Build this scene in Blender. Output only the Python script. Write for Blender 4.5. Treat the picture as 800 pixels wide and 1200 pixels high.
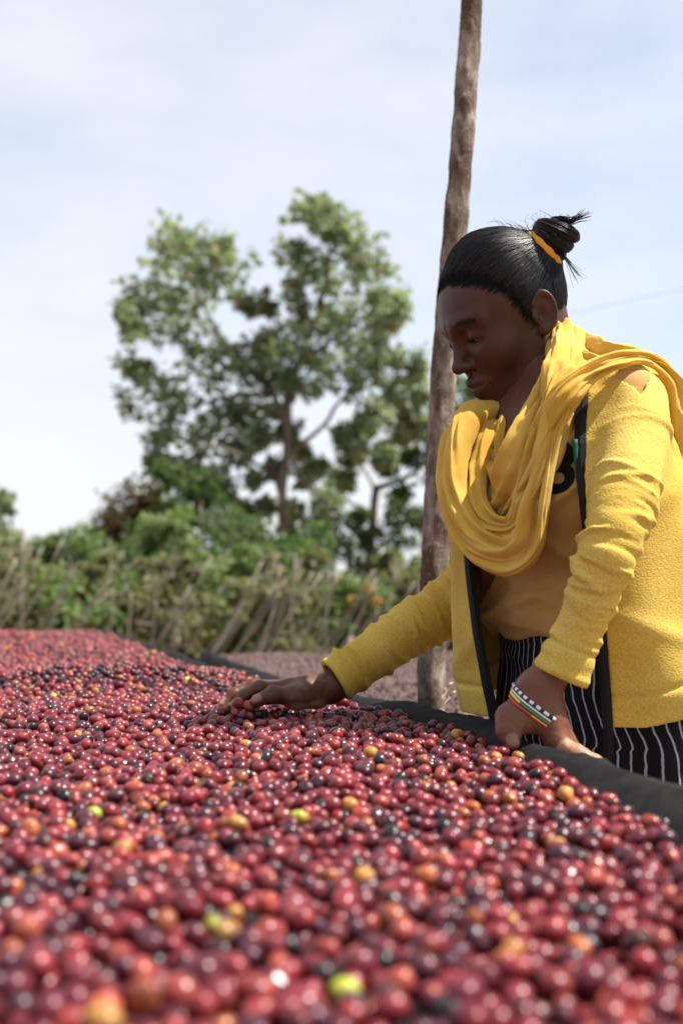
import bpy, math, random
import numpy as np
from mathutils import Vector, Matrix
from mathutils.bvhtree import BVHTree
for o in list(bpy.data.objects): bpy.data.objects.remove(o)
scene = bpy.context.scene
col = scene.collection
rnd = random.Random(7)
rng = np.random.default_rng(11)
# ---------------------------------------------------------------- camera
FPX, CAMZ = 1333.3, 1.05
PITCH = math.atan(90 / FPX)
cam = bpy.data.cameras.new('camera'); camo = bpy.data.objects.new('camera', cam); col.objects.link(camo)
camo.location = (0, 0, CAMZ); camo.rotation_euler = (math.pi / 2 + PITCH, 0, 0)
cam.sensor_fit = 'VERTICAL'; cam.sensor_height = 36.0; cam.lens = 36.0 * FPX / 1200
cam.clip_start = 0.02; cam.clip_end = 2000
cam.dof.use_dof = True; cam.dof.focus_distance = 1.42; cam.dof.aperture_fstop = 4.0
scene.camera = camo
# ---------------------------------------------------------------- sky, sun, exposure
SUN = Vector((0.50, -0.05, 0.86)).normalized()
world = bpy.data.worlds.new('World'); scene.world = world; world.use_nodes = True
wn, wl = world.node_tree.nodes, world.node_tree.links
wn.clear()
wout = wn.new('ShaderNodeOutputWorld'); bg = wn.new('ShaderNodeBackground')
sky = wn.new('ShaderNodeTexSky'); sky.sky_type = 'NISHITA'; sky.sun_disc = False
sky.sun_elevation = math.asin(SUN.z); sky.sun_rotation = math.atan2(SUN.x, SUN.y)
sky.air_density = 1.0; sky.dust_density = 1.5; sky.ozone_density = 1.2
tc = wn.new('ShaderNodeTexCoord'); mp = wn.new('ShaderNodeMapping'); mp.inputs['Scale'].default_value = (1.3, 1.0, 3.2)
mp.inputs['Location'].default_value = (0.35, 0.0, 0.2)
nz = wn.new('ShaderNodeTexNoise'); nz.inputs['Scale'].default_value = 1.7; nz.inputs['Detail'].default_value = 6; nz.inputs['Roughness'].default_value = 0.55
rp = wn.new('ShaderNodeValToRGB'); rp.color_ramp.elements[0].position = 0.30; rp.color_ramp.elements[1].position = 0.68
rp.color_ramp.elements[0].color = (0.45, 0.45, 0.45, 1); rp.color_ramp.elements[1].color = (0.95, 0.95, 0.95, 1)
mx = wn.new('ShaderNodeMix'); mx.data_type = 'RGBA'
mx.inputs[7].default_value = (4.80, 4.93, 5.12, 1)
wl.new(tc.outputs['Generated'], mp.inputs[0]); wl.new(mp.outputs[0], nz.inputs['Vector']); wl.new(nz.outputs['Fac'], rp.inputs[0])
wl.new(rp.outputs[0], mx.inputs[0]); wl.new(sky.outputs[0], mx.inputs[6]); wl.new(mx.outputs[2], bg.inputs[0])
bg.inputs[1].default_value = 0.10
wl.new(bg.outputs[0], wout.inputs[0])
sl = bpy.data.lights.new('sun', 'SUN'); sl.energy = 5.0; sl.angle = math.radians(0.5); sl.color = (1.0, 0.95, 0.87)
so = bpy.data.objects.new('sun', sl); col.objects.link(so); so.rotation_euler = SUN.to_track_quat('Z', 'Y').to_euler(); so.location = (3, 0, 8)
scene.view_settings.view_transform = 'Standard'; scene.view_settings.look = 'None'
scene.view_settings.exposure = 1.04; scene.view_settings.gamma = 1.0
# ---------------------------------------------------------------- helpers
_up = Vector((0, -math.sin(PITCH), math.cos(PITCH))); _fw = Vector((0, math.cos(PITCH), math.sin(PITCH)))
def at(px, py, Y):
    """point of the place at world depth Y seen under this line of sight"""
    d = Vector(((px - 400) / FPX, 0, 0)) + _up * ((600 - py) / FPX) + _fw
    return Vector((0, 0, CAMZ)) + d * (Y / d.y)
def proj(P):
    P = np.atleast_2d(np.asarray(P, float)); q = P - np.array([0, 0, CAMZ])
    f = q @ np.array(_fw); return 400 + FPX * q[:, 0] / f, 600 - FPX * (q @ np.array(_up)) / f
def tag(o, label=None, cat=None, group=None, kind=None):
    if label: o['label'] = label
    if cat: o['category'] = cat
    if group: o['group'] = group
    if kind: o['kind'] = kind
    return o
def empty(name, loc=(0, 0, 0)):
    o = bpy.data.objects.new(name, None); col.objects.link(o); o.location = loc; o.empty_display_size = 0.1
    return o
def mesh_np(name, V, F, mat=None, parent=None, smooth=True, attrs=None):
    """V (n,3), F (m,k) or a list of such arrays; world coordinates"""
    V = np.asarray(V, np.float32)
    Fs = F if isinstance(F, list) else [F]
    Fs = [np.asarray(f, np.int32) for f in Fs if len(f)]
    me = bpy.data.meshes.new(name)
    me.vertices.add(len(V)); me.vertices.foreach_set('co', V.ravel())
    nl = sum(f.size for f in Fs); npoly = sum(len(f) for f in Fs)
    me.loops.add(nl); me.loops.foreach_set('vertex_index', np.concatenate([f.ravel() for f in Fs]))
    tot = np.concatenate([np.full(len(f), f.shape[1], np.int32) for f in Fs])
    st = np.concatenate([[0], np.cumsum(tot)[:-1]]).astype(np.int32)
    me.polygons.add(npoly); me.polygons.foreach_set('loop_start', st); me.polygons.foreach_set('loop_total', tot)
    me.update(calc_edges=True); me.validate()
    me.polygons.foreach_set('use_smooth', np.full(len(me.polygons), smooth))
    for k, v in (attrs or {}).items():
        v = np.asarray(v, np.float32)
        if v.ndim == 1: a = me.attributes.new(k, 'FLOAT', 'POINT'); a.data.foreach_set('value', v)
        elif v.shape[1] == 4: a = me.attributes.new(k, 'FLOAT_COLOR', 'POINT'); a.data.foreach_set('color', v.ravel())
        else: a = me.attributes.new(k, 'FLOAT_VECTOR', 'POINT'); a.data.foreach_set('vector', v.ravel())
    if mat: me.materials.append(mat)
    return link(name, me, parent)
def link(name, me, parent=None):
    o = bpy.data.objects.new(name, me); col.objects.link(o)
    if parent:
        o.parent = parent
        o.matrix_parent_inverse = parent_world(parent).inverted()
    return o
def parent_world(p):
    m = p.matrix_basis.copy()
    return (parent_world(p.parent) @ p.matrix_parent_inverse @ m) if p.parent else m
def catmull(P, n):
    P = np.asarray(P, float); m = len(P)
    Q = np.vstack([2 * P[0] - P[1], P, 2 * P[-1] - P[-2]])
    t = np.linspace(0, m - 1, n); i = np.minimum(t.astype(int), m - 2); u = (t - i)[:, None]
    a, b, c, d = Q[i], Q[i + 1], Q[i + 2], Q[i + 3]
    return 0.5 * (2 * b + (c - a) * u + (2 * a - 5 * b + 4 * c - d) * u ** 2 + (3 * b - a - 3 * c + d) * u ** 3)
def frames(C, ref):
    T = np.gradient(C, axis=0); T /= np.linalg.norm(T, axis=1)[:, None] + 1e-12
    N = np.asarray(ref, float); N = np.broadcast_to(N, T.shape)
    N = N - (N * T).sum(1)[:, None] * T; N /= np.linalg.norm(N, axis=1)[:, None] + 1e-12
    return T, N, np.cross(T, N)
def grid_faces(n, m, closed=True, off=0):
    i, j = np.meshgrid(np.arange(n - 1), np.arange(m if closed else m - 1), indexing='ij')
    j2 = (j + 1) % m
    return (np.stack([i * m + j, i * m + j2, (i + 1) * m + j2, (i + 1) * m + j], -1).reshape(-1, 4) + off)
def tube(C, R, k=8, ref=(0.3, 1, 0.2), cap=True):
    C = np.asarray(C, float); R = np.broadcast_to(np.asarray(R, float), (len(C),))
    T, N, B = frames(C, ref)
    a = np.linspace(0, 2 * np.pi, k, endpoint=False)
    V = C[:, None] + R[:, None, None] * (np.cos(a)[None, :, None] * N[:, None] + np.sin(a)[None, :, None] * B[:, None])
    V = V.reshape(-1, 3); F = [grid_faces(len(C), k)]
    if cap:
        V = np.vstack([V, C[0], C[-1]]); n = len(V)
        i = np.arange(k); j = (i + 1) % k; o = (len(C) - 1) * k
        F.append(np.stack([j, i, np.full(k, n - 2)], 1)); F.append(np.stack([o + i, o + j, np.full(k, n - 1)], 1))
    return V, F
def joinm(parts):
    Vs, quads, tris, o = [], [], [], 0
    for V, F in parts:
        for f in (F if isinstance(F, list) else [F]):
            f = np.asarray(f)
            if len(f): (quads if f.shape[1] == 4 else tris).append(f + o)
        Vs.append(V); o += len(V)
    out = []
    if quads: out.append(np.concatenate(quads))
    if tris: out.append(np.concatenate(tris))
    return np.vstack(Vs), out
# value noise
_perm = np.random.default_rng(3).random(4096).astype(np.float32)
def vnoise(P, s=1.0):
    P = np.asarray(P, np.float32) * s; i = np.floor(P).astype(np.int64); f = P - i; f = f * f * (3 - 2 * f)
    def h(a, b, c): return _perm[(a * 73856093 ^ b * 19349663 ^ c * 83492791) & 4095]
    x, y, z = i[..., 0], i[..., 1], i[..., 2]; u, v, w = f[..., 0], f[..., 1], f[..., 2]
    l = lambda a, b, t: a + (b - a) * t
    return l(l(l(h(x, y, z), h(x + 1, y, z), u), l(h(x, y + 1, z), h(x + 1, y + 1, z), u), v),
             l(l(h(x, y, z + 1), h(x + 1, y, z + 1), u), l(h(x, y + 1, z + 1), h(x + 1, y + 1, z + 1), u), v), w) * 2 - 1
# ------------------------------------------------ implicit surfaces
def smin(a, b, k):
    h = np.maximum(k - np.abs(a - b), 0) / k
    return np.minimum(a, b) - h * h * k * 0.25
def smax(a, b, k): return -smin(-a, -b, k)
def s_ell(P, c, r):
    q = P - np.asarray(c, np.float32); r = np.asarray(r, np.float32)
    k0 = np.sqrt(((q / r) ** 2).sum(1)); k1 = np.sqrt(((q / r ** 2) ** 2).sum(1)) + 1e-9
    return k0 * (k0 - 1) / k1
def s_cone(P, a, b, ra, rb):
    a = np.asarray(a, np.float32); b = np.asarray(b, np.float32); ab = b - a
    q = P - a; t = np.clip((q @ ab) / (ab @ ab + 1e-12), 0, 1)
    return np.sqrt(((q - t[:, None] * ab) ** 2).sum(1)) - (ra + (rb - ra) * t)
def surf(f, lo, hi, h, B=8, margin=1.7):
    """surface nets over a block-sparse grid"""
    lo = np.asarray(lo, np.float32); nb = np.ceil((np.asarray(hi) - lo) / (h * B)).astype(int); n = nb * B
    bi = np.stack(np.meshgrid(*[np.arange(k) for k in nb], indexing='ij'), -1).reshape(-1, 3)
    cd = f((lo + (bi + 0.5) * B * h - h * 0.5).astype(np.float32))
    act = np.abs(cd) < B * h * 0.87 * margin + 0.004
    D = np.repeat(np.repeat(np.repeat(cd.reshape(nb), B, 0), B, 1), B, 2).astype(np.float32)
    ab = bi[act]
    lc = np.stack(np.meshgrid(*[np.arange(B)] * 3, indexing='ij'), -1).reshape(-1, 3)
    for s in range(0, len(ab), 2500):
        gi = (ab[s:s + 2500, None] * B + lc[None]).reshape(-1, 3)
        D[gi[:, 0], gi[:, 1], gi[:, 2]] = f((lo + gi * h).astype(np.float32))
    S = D < 0
    c = [S[i:n[0] - 1 + i, j:n[1] - 1 + j, k:n[2] - 1 + k] for i in (0, 1) for j in (0, 1) for k in (0, 1)]
    al = c[0].copy(); an = c[0].copy()
    for q in c[1:]: al &= q; an |= q
    cells = np.argwhere(an & ~al)
    offs = np.array([(i, j, k) for i in (0, 1) for j in (0, 1) for k in (0, 1)])
    cv = np.stack([D[cells[:, 0] + o[0], cells[:, 1] + o[1], cells[:, 2] + o[2]] for o in offs], 1)
    acc = np.zeros((len(cells), 3)); cnt = np.zeros(len(cells))
    for a in range(8):
        for b in range(a + 1, 8):
            if np.abs(offs[a] - offs[b]).sum() != 1: continue
            m = (cv[:, a] < 0) != (cv[:, b] < 0)
            t = np.where(m, cv[:, a] / (cv[:, a] - cv[:, b] + 1e-20), 0)[:, None]
            acc += np.where(m[:, None], offs[a] + t * (offs[b] - offs[a]), 0); cnt += m
    V = lo + (cells + acc / cnt[:, None]) * h
    ix = np.full(tuple(n - 1), -1, np.int32); ix[cells[:, 0], cells[:, 1], cells[:, 2]] = np.arange(len(cells))
    Fs = []
    for ax in range(3):
        u, v = (ax + 1) % 3, (ax + 2) % 3
        sa = [slice(1, n[i] - 1) for i in range(3)]; sb = list(sa)
        sa[ax] = slice(0, n[ax] - 1); sb[ax] = slice(1, n[ax])
        A, Bq = S[tuple(sa)], S[tuple(sb)]
        e = np.argwhere(A != Bq); pos = A[e[:, 0], e[:, 1], e[:, 2]]
        e = e + np.array([0 if i == ax else 1 for i in range(3)])
        du = np.eye(3, dtype=int)[u]; dv = np.eye(3, dtype=int)[v]
        g = lambda q: ix[q[:, 0], q[:, 1], q[:, 2]]
        Q = np.stack([g(e - du - dv), g(e - dv), g(e), g(e - du)], 1)
        Q[~pos] = Q[~pos][:, ::-1]; Fs.append(Q)
    F = np.concatenate(Fs); F = F[(F >= 0).all(1)]
    return V, F
def relax(V, F, it=1, w=0.5):
    for _ in range(it):
        s = np.zeros_like(V); c = np.zeros(len(V))
        for a in range(4):
            np.add.at(s, F[:, a], V[F[:, (a + 1) % 4]]); np.add.at(c, F[:, a], 1)
            np.add.at(s, F[:, a], V[F[:, (a - 1) % 4]]); np.add.at(c, F[:, a], 1)
        V = V + w * (s / np.maximum(c, 1)[:, None] - V)
    return V
# ------------------------------------------------ materials
def mat(name, base=(0.5, 0.5, 0.5), rough=0.6, spec=0.5):
    m = bpy.data.materials.new(name); m.use_nodes = True
    b = m.node_tree.nodes['Principled BSDF']
    b.inputs['Base Color'].default_value = (*base, 1); b.inputs['Roughness'].default_value = rough
    b.inputs['Specular IOR Level'].default_value = spec
    return m, m.node_tree.nodes, m.node_tree.links, b
def coords(n, l, scale=(1, 1, 1), out='Object', vec=None):
    mp = n.new('ShaderNodeMapping'); mp.inputs['Scale'].default_value = scale
    if vec is None: vec = n.new('ShaderNodeTexCoord').outputs[out]
    l.new(vec, mp.inputs[0]); return mp.outputs[0]
def noise(n, l, vec, scale, detail=4, rough=0.55, dist=0):
    t = n.new('ShaderNodeTexNoise'); t.inputs['Scale'].default_value = scale; t.inputs['Detail'].default_value = detail
    t.inputs['Roughness'].default_value = rough; t.inputs['Distortion'].default_value = dist
    l.new(vec, t.inputs['Vector']); return t.outputs['Fac']
def ramp(n, l, fac, stops):
    r = n.new('ShaderNodeValToRGB'); e = r.color_ramp.elements
    while len(e) < len(stops): e.new(0.5)
    for q, (p, c) in zip(e, stops): q.position = p; q.color = (*c, 1) if len(c) == 3 else c
    l.new(fac, r.inputs[0]); return r.outputs[0]
def mixc(n, l, fac, a, b, mode='MIX'):
    x = n.new('ShaderNodeMix'); x.data_type = 'RGBA'; x.blend_type = mode
    for s, v in ((0, fac), (6, a), (7, b)):
        if isinstance(v, (int, float)): x.inputs[s].default_value = v
        elif isinstance(v, tuple): x.inputs[s].default_value = (*v, 1)
        else: l.new(v, x.inputs[s])
    return x.outputs[2]
def math_(n, l, op, a, b=None, c=None):
    x = n.new('ShaderNodeMath'); x.operation = op
    for i, v in enumerate((a, b, c)):
        if v is None: continue
        if isinstance(v, (int, float)): x.inputs[i].default_value = v
        else: l.new(v, x.inputs[i])
    return x.outputs[0]
def bump(n, l, b, h, strength=0.3, dist=0.002, chain=None):
    x = n.new('ShaderNodeBump'); x.inputs['Strength'].default_value = strength; x.inputs['Distance'].default_value = dist
    l.new(h, x.inputs['Height'])
    if chain is not None: l.new(chain, x.inputs['Normal'])
    l.new(x.outputs[0], b.inputs['Normal']); return x.outputs[0]
def attr(n, name, typ='GEOMETRY'):
    a = n.new('ShaderNodeAttribute'); a.attribute_name = name; a.attribute_type = typ; return a
# ================================================================ GROUND
def ground_material():
    m, n, l, b = mat('dry_earth', rough=0.95, spec=0.2)
    v = coords(n, l)
    a = noise(n, l, v, 0.35, 5); c = noise(n, l, v, 9, 5)
    g = ramp(n, l, a, [(0.35, (0.20, 0.13, 0.085)), (0.6, (0.26, 0.18, 0.11)), (0.75, (0.16, 0.16, 0.07))])
    l.new(mixc(n, l, 0.5, g, ramp(n, l, c, [(0.3, (0.10, 0.07, 0.05)), (0.7, (0.33, 0.24, 0.16))])), b.inputs['Base Color'])
    bump(n, l, b, c, 0.6, 0.02)
    return m
gx = np.concatenate([[-600, -200, -60], np.linspace(-25, 25, 51), [60, 200, 600]]); gy = np.concatenate([[-300, -60], np.linspace(-10, 40, 51), [80, 250, 900]])
GX, GY = np.meshgrid(gx, gy, indexing='ij')
GP = np.stack([GX, GY, 0 * GX], -1).reshape(-1, 3); near = (np.abs(GP[:, 0]) < 40) & (np.abs(GP[:, 1]) < 60)
GP[:, 2] = np.where(near, 0.03 * vnoise(GP, 0.6) - 0.03, -0.03)
tag(mesh_np('ground', GP, grid_faces(len(gx), len(gy), False), ground_material()), 'bare dry brown earth under and around the drying beds', 'ground', kind='structure')

# ================================================================ DRYING BEDS
Z0 = CAMZ - 0.168
_ey = np.array([-0.4, 0.786, 0.95, 1.149, 1.30, 1.445, 1.72, 2.24, 2.73, 3.10, 3.8, 4.7])
_ex = np.array([0.33, 0.238, 0.226, 0.204, 0.166, 0.122, 0.030, -0.170, -0.360, -0.50, -0.76, -1.08])
def edge_x(y): return (np.interp(y - 0.12, _ey, _ex) + np.interp(y, _ey, _ex) + np.interp(y + 0.12, _ey, _ex)) / 3
def bed_z(x, y):
    P = np.stack([x, y, 0 * x], -1)
    z = Z0 - 0.005 + 0.006 * vnoise(P, 2.3) + 0.004 * vnoise(P + 9, 6.0)
    z += 0.020 * np.exp(-((y - 2.22 - 0.10 * x) / 0.10) ** 2) * np.clip((x + 0.75) / 0.2, 0, 1) * np.clip((-0.16 - x) / 0.12, 0, 1)
    z += 0.026 * np.exp(-((y - 3.75) / 0.5) ** 2) * np.clip((-0.45 - x) / 0.5, 0, 1) - 0.012 * np.exp(-((y - 2.75) / 0.25) ** 2)
    hx, hy, _ = at(276, 830, 1.548)
    z += 0.019 * np.exp(-((x - hx) ** 2 + (y - hy) ** 2) / 0.042 ** 2)
    d = edge_x(y) - x
    z += 0.004 * np.exp(-(d / 0.05) ** 2) - 0.02 * np.clip((0.0 - d) / 0.05, 0, 1)
    return z
def net_material():
    m, n, l, b = mat('black_shade_net', (0.013, 0.013, 0.014), 0.80, 0.15)
    v = coords(n, l)
    w = []
    for d in ('X', 'Y'):
        t = n.new('ShaderNodeTexWave'); t.bands_direction = d; t.inputs['Scale'].default_value = 190; t.inputs['Distortion'].default_value = 1.2
        t.inputs['Detail'].default_value = 2; l.new(v, t.inputs['Vector']); w.append(t.outputs['Fac'])
    h = math_(n, l, 'MAXIMUM', w[0], w[1])
    dust = noise(n, l, v, 26, 5, 0.65)
    l.new(mixc(n, l, ramp(n, l, dust, [(0.45, (0, 0, 0)), (0.8, (0.5, 0.5, 0.5))]), (0.006, 0.006, 0.007), (0.045, 0.040, 0.038)), b.inputs['Base Color'])
    bump(n, l, b, h, 0.6, 0.0008)
    return m
def wood_material(name, c0, c1, c2, sz=3.0, sc=30):
    m, n, l, b = mat(name, rough=0.85, spec=0.25)
    v = coords(n, l, (1, 1, 0.25)); a = noise(n, l, v, sc, 6, 0.65, 0.4); c = noise(n, l, coords(n, l), sz, 3)
    k = ramp(n, l, a, [(0.3, c0), (0.52, c1), (0.72, c2)])
    l.new(mixc(n, l, ramp(n, l, c, [(0.4, (0, 0, 0)), (0.65, (0.6, 0.6, 0.6))]), k, c0), b.inputs['Base Color'])
    bump(n, l, b, a, 0.5, 0.004)
    return m
M_net = net_material()
M_rail = wood_material('rail_wood', (0.10, 0.065, 0.045), (0.20, 0.14, 0.10), (0.30, 0.22, 0.16))
M_stick = wood_material('weathered_stick', (0.12, 0.098, 0.080), (0.24, 0.20, 0.165), (0.36, 0.31, 0.27), 2.0, 14)

def build_bed(name, label, xl, xr, ys, zf, lip, leg_y):
    """xl(y), xr(y) edges of the tray, zf(x, y) top of the load, net 4 cm below"""
    root = empty(name, (float(xl(ys[0]) + xr(ys[0])) / 2, float(ys[0]), 0)); tag(root, label, 'drying bed')
    rows = []
    for y in ys:
        a, e = float(xl(y)), float(xr(y))
        w = 0.006 * math.sin(y * 9.1) + 0.005 * math.sin(y * 23 + 1); zz = float(zf(np.array([e]), np.array([y]))[0])
        k = (lip + 0.5 * w) * float(np.interp(y, [1.0, 1.6, 2.2], [1.0, .8, .1]) if lip < .0125 else 1)
        left = [(a - .075, zz - .20), (a - .065, zz - .06), (a - .045, zz + k - .004), (a - .02, zz + k - .008), (a + .03, zz - .035)]
        mid = [(a + (e - a) * t, float(zf(np.array([a + (e - a) * t]), np.array([y]))[0]) - .040) for t in np.linspace(.06, .94, 26)]
        right = [(e - .03, zz - .036), (e - .006, zz - .012), (e + .012 + w * .4, zz + k * .30), (e + .026 + w, zz + k * .85), (e + .034 + w, zz + k),
                 (e + .038 + w, zz + k - .004), (e + .042 + w, zz - .04), (e + .046, zz - .11 + 2 * w), (e + .050, zz - .20 + 3 * w)]
        rows.append([(x, y, z) for x, z in left + mid + right])
    V = np.array(rows); V[..., 2] += 0.0030 * vnoise(V, 40) + 0.002 * vnoise(V, 13); V[..., 0] += 0.0022 * vnoise(V + 3, 55)
    m = V.shape[1]; net = mesh_np('net', V.reshape(-1, 3), grid_faces(len(ys), m, False), M_net, root)
    sd = net.modifiers.new('thickness', 'SOLIDIFY'); sd.thickness = 0.0016; sd.offset = -1
    for fx, off in ((xl, -.030), (xr, .024)):
        C = [(float(fx(y)) + off, y, float(zf(np.array([float(fx(y))]), np.array([y]))[0]) - .030 + lip * .5) for y in np.linspace(ys[0] + .02, ys[-1] - .02, 24)]
        Vt, Ft = tube(C, 0.011, 8); mesh_np('rail', Vt, Ft, M_rail, root)
    for y in leg_y:
        a, e = float(xl(y)), float(xr(y)); z = float(zf(np.array([e]), np.array([y]))[0]) - .12
        Vt, Ft = tube([(a - .08, y, z), ((a + e) / 2, y, z - .01), (e + .06, y + .01, z)], 0.024, 8); mesh_np('cross_beam', Vt, Ft, M_rail, root)
        for x in (a + .02, e - .05):
            Vt, Ft = tube([(x, y, -.05), (x + .008, y, .4), (x, y, z - .02)], [.032, .029, .027], 8); mesh_np('leg', Vt, Ft, M_rail, root)
    return root
build_bed('drying_bed', 'raised drying bed of black net heaped with glossy red coffee cherries', lambda y: -1.9 + 0 * y - 0.02 * y, edge_x,
          np.concatenate([np.linspace(0.12, 2.0, 230), np.linspace(2.02, 4.62, 90)]), bed_z, 0.010, (0.5, 1.95, 3.3, 4.5))
Z2 = CAMZ - 0.27
def bed2_z(x, y):
    P = np.stack([x, y, 0 * x], -1); return Z2 + 0.012 * vnoise(P, 1.9) + 0.006 * vnoise(P + 4, 5)
b2l = lambda y: np.interp(y, [2.1, 3.0, 4.9], [0.19, -0.10, -0.56]); b2r = lambda y: 1.75 + 0 * y
build_bed('drying_bed', 'second raised drying bed holding a dull mauve brown layer of cherries, behind the wooden pole', b2l, b2r, np.linspace(2.22, 4.85, 60), bed2_z, 0.013, (2.5, 4.4))

# ---------------------------------------------------------------- cherries
def cherry_material(name, rough, dusty):
    m, n, l, b = mat(name, rough=rough, spec=0.34 if rough < .4 else .08)
    a = attr(n, 'ccol', 'INSTANCER'); oi = n.new('ShaderNodeObjectInfo')
    v = n.new('ShaderNodeVectorMath'); v.operation = 'ADD'; l.new(n.new('ShaderNodeTexCoord').outputs['Object'], v.inputs[0])
    k = n.new('ShaderNodeCombineXYZ')
    for i in range(3): l.new(oi.outputs['Random'], k.inputs[i])
    l.new(k.outputs[0], v.inputs[1])
    big = noise(n, l, v.outputs[0], 75, 2); fine = noise(n, l, v.outputs[0], 520, 3, 0.6)
    dark = mixc(n, l, 1.0, a.outputs['Color'], (0.50, 0.36, 0.46), 'MULTIPLY')
    lite = mixc(n, l, 0.32, a.outputs['Color'], (0.50, 0.14, 0.05))
    c = mixc(n, l, ramp(n, l, big, [(0.34, (0, 0, 0)), (0.55, (1, 1, 1))]), dark, a.outputs['Color'])
    c = mixc(n, l, ramp(n, l, big, [(0.58, (0, 0, 0)), (0.78, (1, 1, 1))]), c, lite)
    c = mixc(n, l, ramp(n, l, fine, [(0.45, (0, 0, 0)), (0.9, (dusty, dusty, dusty))]), c, (0.42, 0.30, 0.27))
    l.new(c, b.inputs['Base Color'])
    l.new(math_(n, l, 'MULTIPLY_ADD', fine, 0.22, rough - 0.10), b.inputs['Roughness'])
    bump(n, l, b, fine, 0.12, 0.0006)
    b.inputs['Coat Weight'].default_value = 0.06 if rough < 0.4 else 0.0; b.inputs['Coat Roughness'].default_value = 0.10
    b.inputs['Subsurface Weight'].default_value = 0.0
    return m
M_cherry = cherry_material('cherry_skin', 0.29, 0.13)
M_dry = cherry_material('dried_cherry_skin', 0.90, 0.5)
def cherry_mesh(name, rx, rz, seed, m, wrinkle=0.0):
    pr = np.array([(0, -.93), (.10, -.97), (.34, -.94), (.62, -.78), (.85, -.5), (.98, -.12), (1, .15), (.9, .5), (.71, .74), (.45, .91), (.24, .975), (.19, .945), (.10, .94), (.085, 1.0), (0, 1.0)])
    k = 14; a = np.linspace(0, 2 * np.pi, k, endpoint=False)
    V = np.stack([pr[1:-1, 0][:, None] * np.cos(a), pr[1:-1, 0][:, None] * np.sin(a), np.repeat(pr[1:-1, 1][:, None], k, 1)], -1).reshape(-1, 3)
    F = [grid_faces(len(pr) - 2, k)]
    V = np.vstack([V, [0, 0, pr[0, 1]], [0, 0, pr[-1, 1]]]); nn = len(V); i = np.arange(k); j = (i + 1) % k; o = (len(pr) - 3) * k
    F.append(np.stack([j, i, np.full(k, nn - 2)], 1)); F.append(np.stack([o + i, o + j, np.full(k, nn - 1)], 1))
    d = 1 + (0.05 + wrinkle) * vnoise(V * 1.6 + seed * 3.7) + wrinkle * 0.6 * vnoise(V * np.array([5, 5, 1.5]) + seed)
    V = V * d[:, None] * np.array([rx, rx * 0.97, rz])
    o = mesh_np(name, V, F, m); me = o.data; bpy.data.objects.remove(o); return me
def pack(T, r, layers, K, seed):
    """periodic loose packing: each fruit takes the lowest of K tried resting places"""
    g = np.random.default_rng(seed); n = int(layers * 0.80 * T * T / (math.pi * r * r)); cs = 2.2 * r; nc = int(T / cs); cs = T / nc
    cell = [[] for _ in range(nc * nc)]; X = np.zeros((n, 3)); D2 = (2 * r * 0.95) ** 2
    for i in range(n):
        best = None
        for c in g.random((K, 2)) * T:
            ci, cj = int(c[0] / cs), int(c[1] / cs); z = 0.0
            for a in (-1, 0, 1):
                for b in (-1, 0, 1):
                    for q in cell[((ci + a) % nc) * nc + (cj + b) % nc]:
                        dx = abs(q[0] - c[0]); dy = abs(q[1] - c[1])
                        if dx > T / 2: dx = T - dx
                        if dy > T / 2: dy = T - dy
                        s = dx * dx + dy * dy
                        if s < D2:
                            zz = q[2] + math.sqrt(D2 - s)
                            if zz > z: z = zz
            if best is None or z < best[2]: best = (c[0], c[1], z)
        X[i] = best; cell[(int(best[0] / cs) % nc) * nc + int(best[1] / cs) % nc].append(best)
    X[:, 2] -= np.quantile(X[:, 2], 0.88)
    return X
PT = 0.30
PK = pack(PT, 0.0064, 2.5, 10, 5)
PAL = [((0.190, 0.014, 0.022), 32), ((0.120, 0.009, 0.020), 26), ((0.055, 0.007, 0.019), 19), ((0.013, 0.008, 0.012), 6), ((0.25, 0.034, 0.026), 13), ((0.31, 0.080, 0.024), 5), ((0.36, 0.17, 0.034), 1.2), ((0.30, 0.36, 0.030), 0.2)]
PNAME = ['red', 'crimson', 'purple', 'black', 'scarlet', 'orange', 'yellow', 'green']
def spread(xl, xr, y0, y1, zf, keep, seed, r_in):
    g = np.random.default_rng(seed); out = []
    xs = np.arange(-2.1, 2.1, PT); ys = np.arange(y0, y1, PT)
    for x in xs:
        for y in ys:
            if not keep(x + PT / 2, y + PT / 2): continue
            P = PK.copy(); k = g.integers(4)
            if k & 1: P[:, :2] = P[:, 1::-1]
            if k & 2: P[:, 0] = PT - P[:, 0] if not (k & 1) else P[:, 0]
            P[:, 0] += x; P[:, 1] += y; out.append(P)
    P = np.concatenate(out); P[:, :2] += g.normal(0, .0008, (len(P), 2))
    ok = (P[:, 0] > xl(P[:, 1]) + r_in) & (P[:, 0] < xr(P[:, 1]) + g.normal(-.004, .006, len(P))) & (P[:, 1] > y0) & (P[:, 1] < y1)
    P = P[ok]; P[:, 2] += zf(P[:, 0], P[:, 1]) - .006
    P[:, 2] += .0035 * np.maximum(0, vnoise(P * [1, 1, 0], 22))
    return P
C1 = spread(lambda y: -1.9 + 0 * y, edge_x, 0.15, 4.55, bed_z, lambda x, y: (x > -(0.31 * y + 0.75)) and (x < 0.6), 21, 0.02)
C2 = spread(b2l, b2r, 2.26, 4.8, bed2_z, lambda x, y: x < 1.5, 22, 0.02)
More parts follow.
